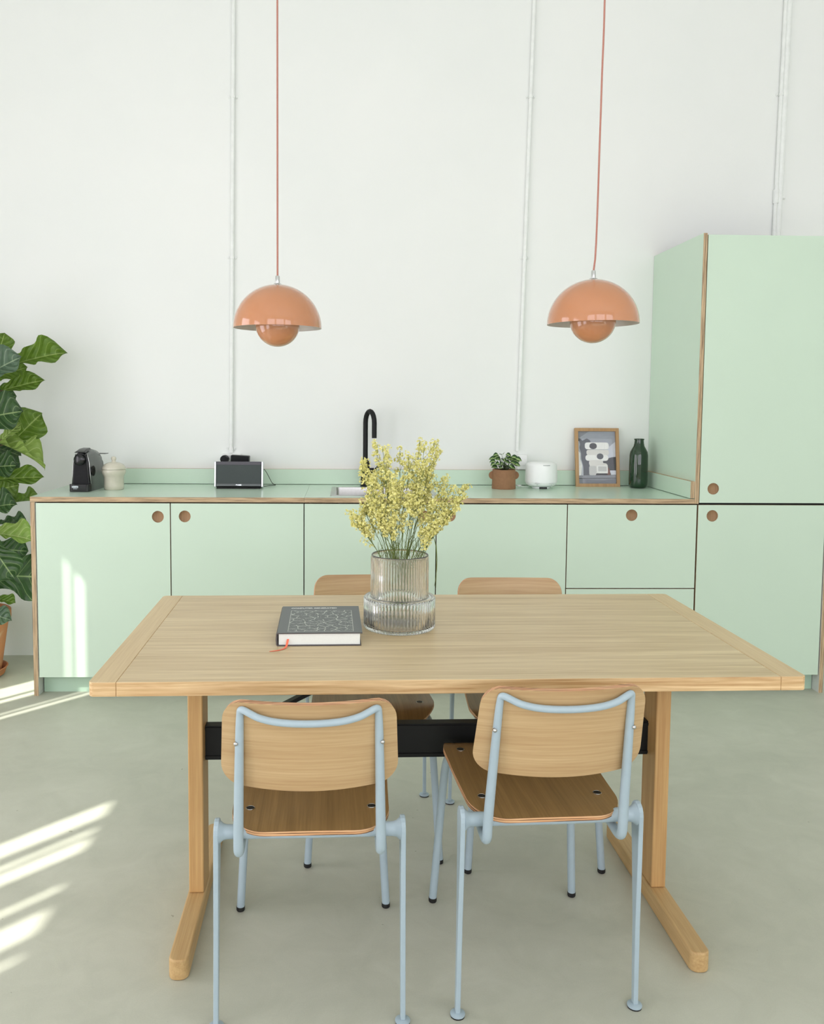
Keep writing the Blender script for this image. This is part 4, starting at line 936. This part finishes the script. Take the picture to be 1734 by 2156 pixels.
# green vase
gv = thing('green_vase', 'glossy dark green bottle vase in the corner beside the picture', 'vase', (2.893, .500, WZ))
t = NT('dark_green_glass'); t.b.inputs['Base Color'].default_value = (*lin((22, 56, 30)), 1); t.b.inputs['Roughness'].default_value = .06; t.b.inputs['Coat Weight'].default_value = .5; M_gg = t.m
ob = t.obj(); n = t.noise(ob, 12, 3); t.l(t.ramp(n, [(.3, lin((18, 46, 23))), (.7, lin((26, 58, 30)))]), t.b.inputs['Base Color'])
bm = bmesh.new(); lathe(bm, [(0, .0), (.034, .0), (.043, .006), (.0468, .018), (.0475, .04), (.0470, .12), (.0462, .168), (.0430, .186), (.0350, .202), (.0275, .215), (.0240, .230), (.0228, .243), (.0228, .247), (.0250, .2475), (.0255, .250), (.0245, .2535), (.0215, .2535), (.0195, .249), (.0195, .235), (0, .232)], 56); finish('vase_body', bm, M_gg, gv, smooth=True, autosmooth=60)

# ------------------------------------------------------------------ fiddle leaf fig in its terracotta pot
PX, PY = -.400, .280
fig = thing('fiddle_leaf_fig', 'tall fiddle leaf fig in a terracotta pot left of the cabinets', 'plant', (PX, PY, 0))
t = NT('terracotta'); ob = t.obj(); n = t.noise(ob, 7, 5, .6, .8)
t.l(t.ramp(n, [(.35, lin((188, 118, 74))), (.55, lin((176, 120, 84))), (.68, lin((196, 170, 140)))]), t.b.inputs['Base Color']); t.b.inputs['Roughness'].default_value = .8; M_tc = t.m
bm = bmesh.new(); lathe(bm, [(0, .004), (.105, .004), (.128, .010), (.140, .042), (.144, .045), (.138, .047), (.132, .043), (.118, .014), (0, .014)], 48); finish('saucer', bm, M_tc, fig, smooth=True, autosmooth=40)
bm = bmesh.new(); lathe(bm, [(0, .0145), (.108, .0145), (.112, .018), (.150, .270), (.160, .272), (.163, .290), (.163, .322), (.158, .326), (.148, .324), (.146, .29), (0, .288)], 56); finish('pot', bm, M_tc, fig, smooth=True, autosmooth=40)
bm = bmesh.new(); lathe(bm, [(0, .300), (.08, .298), (.1465, .292), (.1465, .2885), (0, .2885)], 28); finish('soil', bm, M_soil, fig)
def fig_mat(name, dark, midc, vein, rough=.38):
    t = NT(name); uv = t.n('ShaderNodeUVMap').outputs[0]; sx = t.n('ShaderNodeSeparateXYZ'); t.l(uv, sx.inputs[0])
    u_ = t.math('ABSOLUTE', sx.outputs[0]); v_ = sx.outputs[1]
    nz = t.noise(t.obj(), 3.2, 3)
    fr_ac = t.math('FRACT', t.math('ADD', t.math('MULTIPLY', v_, 5.5), t.math('ADD', t.math('MULTIPLY', t.math('POWER', u_, 1.3), -1.9), t.math('MULTIPLY', nz, .25))))
    side = t.math('LESS_THAN', t.math('ABSOLUTE', t.math('SUBTRACT', fr_ac, .5)), .030)
    midr = t.math('LESS_THAN', u_, .035)
    vm = t.math('MAXIMUM', t.math('MULTIPLY', side, .65), midr)
    base = t.ramp(nz, [(.3, lin(dark)), (.7, lin(midc))])
    t.l(t.mix(vm, base, lin(vein)), t.b.inputs['Base Color']); t.b.inputs['Roughness'].default_value = rough
    puff = t.math('SINE', t.math('MULTIPLY', fr_ac, PI)); t.bump(t.math('SUBTRACT', puff, t.math('MULTIPLY', vm, .5)), .5, .02)
    # thin leaf lets some light through
    tr = t.n('ShaderNodeBsdfTranslucent'); tr.inputs[0].default_value = (*lin(tuple(min(255, c * 1.25) for c in midc)), 1)
    mx = t.n('ShaderNodeMixShader'); mx.inputs[0].default_value = .22; t.l(t.b.outputs[0], mx.inputs[1]); t.l(tr.outputs[0], mx.inputs[2])
    t.l(mx.outputs[0], t.t.nodes['Material Output'].inputs[0])
    return t.m
FM = [fig_mat('fig_leaf_dark', (44, 72, 38), (66, 96, 54), (150, 172, 116)), fig_mat('fig_leaf_olive', (74, 104, 28), (104, 134, 48), (162, 182, 104), .45), fig_mat('fig_leaf_light', (122, 150, 66), (150, 174, 92), (196, 208, 142), .5), fig_mat('fig_leaf_grey', (74, 98, 78), (98, 122, 98), (160, 178, 146), .35)]
def ol_fiddle(v):   # violin outline: narrow waist low, broad rounded head, short point
    if v < .02: return .04
    a = .52 * math.sin(PI * min(1, v / .62)) ** .8 if v < .31 else None
    base_ = .50 + .10 * math.cos((v - .25) * 2 * PI / .5) if v < .5 else 0
    w_ = 0
    if v < .18: w_ = .12 + .46 * (v / .18) ** .7
    elif v < .42: w_ = .58 - .05 * math.sin(PI * (v - .18) / .24)
    elif v < .74: w_ = .58 + .42 * math.sin(PI / 2 * (v - .42) / .32)
    elif v < .95: w_ = 1.0 * math.cos(PI / 2 * ((v - .74) / .23) ** 1.7 * .92)
    else: w_ = .18 * (1 - (v - .95) / .05) + .01
    return max(.006, w_)
figm = {}
def fl(mi, var):
    k = (mi, var)
    if k not in figm: figm[k] = leaf_mesh('fig_leaf', FM[mi], ol_fiddle, 10, 18, (.16, .30, .05)[var], (.10, .22, -.06)[var], (.05, .09, .07)[var], var * 7 + 1, (.0, .1, .05)[var])
    return figm[k]
# (base), (tip), half width, tone, variant, normal
C_ = (0.15, -1, .25)
leaves = [((-.288, .330, 1.514), (-.249, .330, 1.661), .064, 1, 0, (.1, -1, .1)), ((-.200, .310, 1.508), (.032, .310, 1.588), .069, 1, 1, (-.1, -1, .35)),
 ((-.302, .160, 1.431), (-.116, .160, 1.548), .083, 3, 0, (-.2, -1, .5)), ((-.243, .280, 1.385), (-.061, .280, 1.442), .046, 1, 1, (.1, -1, .2)),
 ((-.295, .330, 1.446), (-.147, .330, 1.500), .052, 1, 0, C_), ((-.328, .160, 1.245), (-.113, .160, 1.297), .099, 0, 0, (.1, -1, .5)),
 ((-.204, .280, 1.136), (-.072, .280, 1.275), .090, 1, 1, (.2, -1, .1)), ((-.213, .180, 1.155), (-.126, .180, 1.235), .034, 2, 0, (-.3, -1, .1)),
 ((-.284, .230, 1.148), (-.025, .230, 1.073), .048, 2, 1, (.15, -.42, .95)), ((-.328, .310, 1.121), (-.172, .310, 1.083), .050, 0, 0, (0, -.6, .9)),
 ((-.297, .200, 1.022), (-.158, .200, 1.040), .070, 0, 0, (.1, -1, .6)), ((-.309, .280, .959), (-.064, .280, .981), .048, 1, 0, (.1, -1, .5)),
 ((-.293, .180, .830), (-.165, .180, .870), .072, 0, 1, (-.1, -.9, .8)), ((-.245, .310, .837), (-.092, .310, .883), .046, 1, 1, (-.2, -.35, 1)),
 ((-.301, .330, .734), (-.159, .330, .760), .040, 0, 1, (.1, -.3, 1)), ((-.303, .250, .707), (-.100, .250, .695), .060, 2, 1, (.2, -.8, .8)),
 ((-.301, .200, .690), (-.181, .200, .495), .088, 0, 0, (.1, -1, .25)), ((-.350, .350, .485), (-.052, .350, .470), .115, 0, 0, (.0, -1, .15)),
 ((-.312, .280, .385), (-.205, .280, .369), .035, 1, 0, (.1, -.5, 1)), ((-.300, .130, .352), (-.173, .130, .325), .044, 3, 1, (-.1, -.9, .7)),
 ((-.33, .20, 1.60), (-.27, .15, 1.70), .06, 0, 0, C_), ((-.34, .33, .62), (-.17, .36, .60), .07, 0, 0, C_), ((-.33, .32, 1.33), (-.20, .33, 1.36), .07, 0, 0, C_),
 ((-.32, .32, .90), (-.20, .34, .93), .07, 1, 0, C_), ((-.32, .33, 1.03), (-.21, .36, 1.09), .08, 0, 0, C_)]
rf = random.Random(21)
for i in range(26):   # foliage beyond the left edge of the frame
    z = .42 + i * .051; a = math.radians(rf.uniform(110, 300)); b = Vector((PX + .07 * math.cos(a), PY + .07 * math.sin(a) * .8, z))
    ln = rf.uniform(.19, .27); e = b + Vector((math.cos(a), math.sin(a) * .8, rf.uniform(-.15, .6))).normalized() * ln
    e.y = min(e.y, .58); e.x = min(e.x, -.30) if e.y > .0 else e.x
    leaves.append((tuple(b), tuple(e), rf.uniform(.06, .085), rf.choice((0, 0, 1, 3)), rf.choice((0, 1, 2)), (math.cos(a) * .5, -.6, .9)))
O_ = Vector((PX, PY, 0)); pb = bmesh.new()
for b, e, hw, mi, var, nrm in leaves:
    b, e = Vector(b) - O_, Vector(e) - O_
    place_leaf(fl(mi, var), fig, b, e, hw, nrm)
    r0 = Vector((.01 * math.sin(b.z * 7), .01 * math.cos(b.z * 5), b.z - .02 - .15 * max(0, math.hypot(b.x, b.y) - .05)))
    tube(pb, [r0, (r0 + b) / 2 + Vector((0, 0, -.004)), b + (e - b) * .03], [.004, .0028, .0026], 6, smoothpath=1)
tube(pb, [(0, 0, .285), (.008, .003, .6), (-.006, .006, 1.0), (.008, -.004, 1.35), (.0, .0, 1.66)], [.013, .011, .009, .007, .004], 10, smoothpath=2)
finish('trunk', pb, plain('fig_bark', (98, 82, 56), .8, 0, .2, 80), fig, smooth=True)
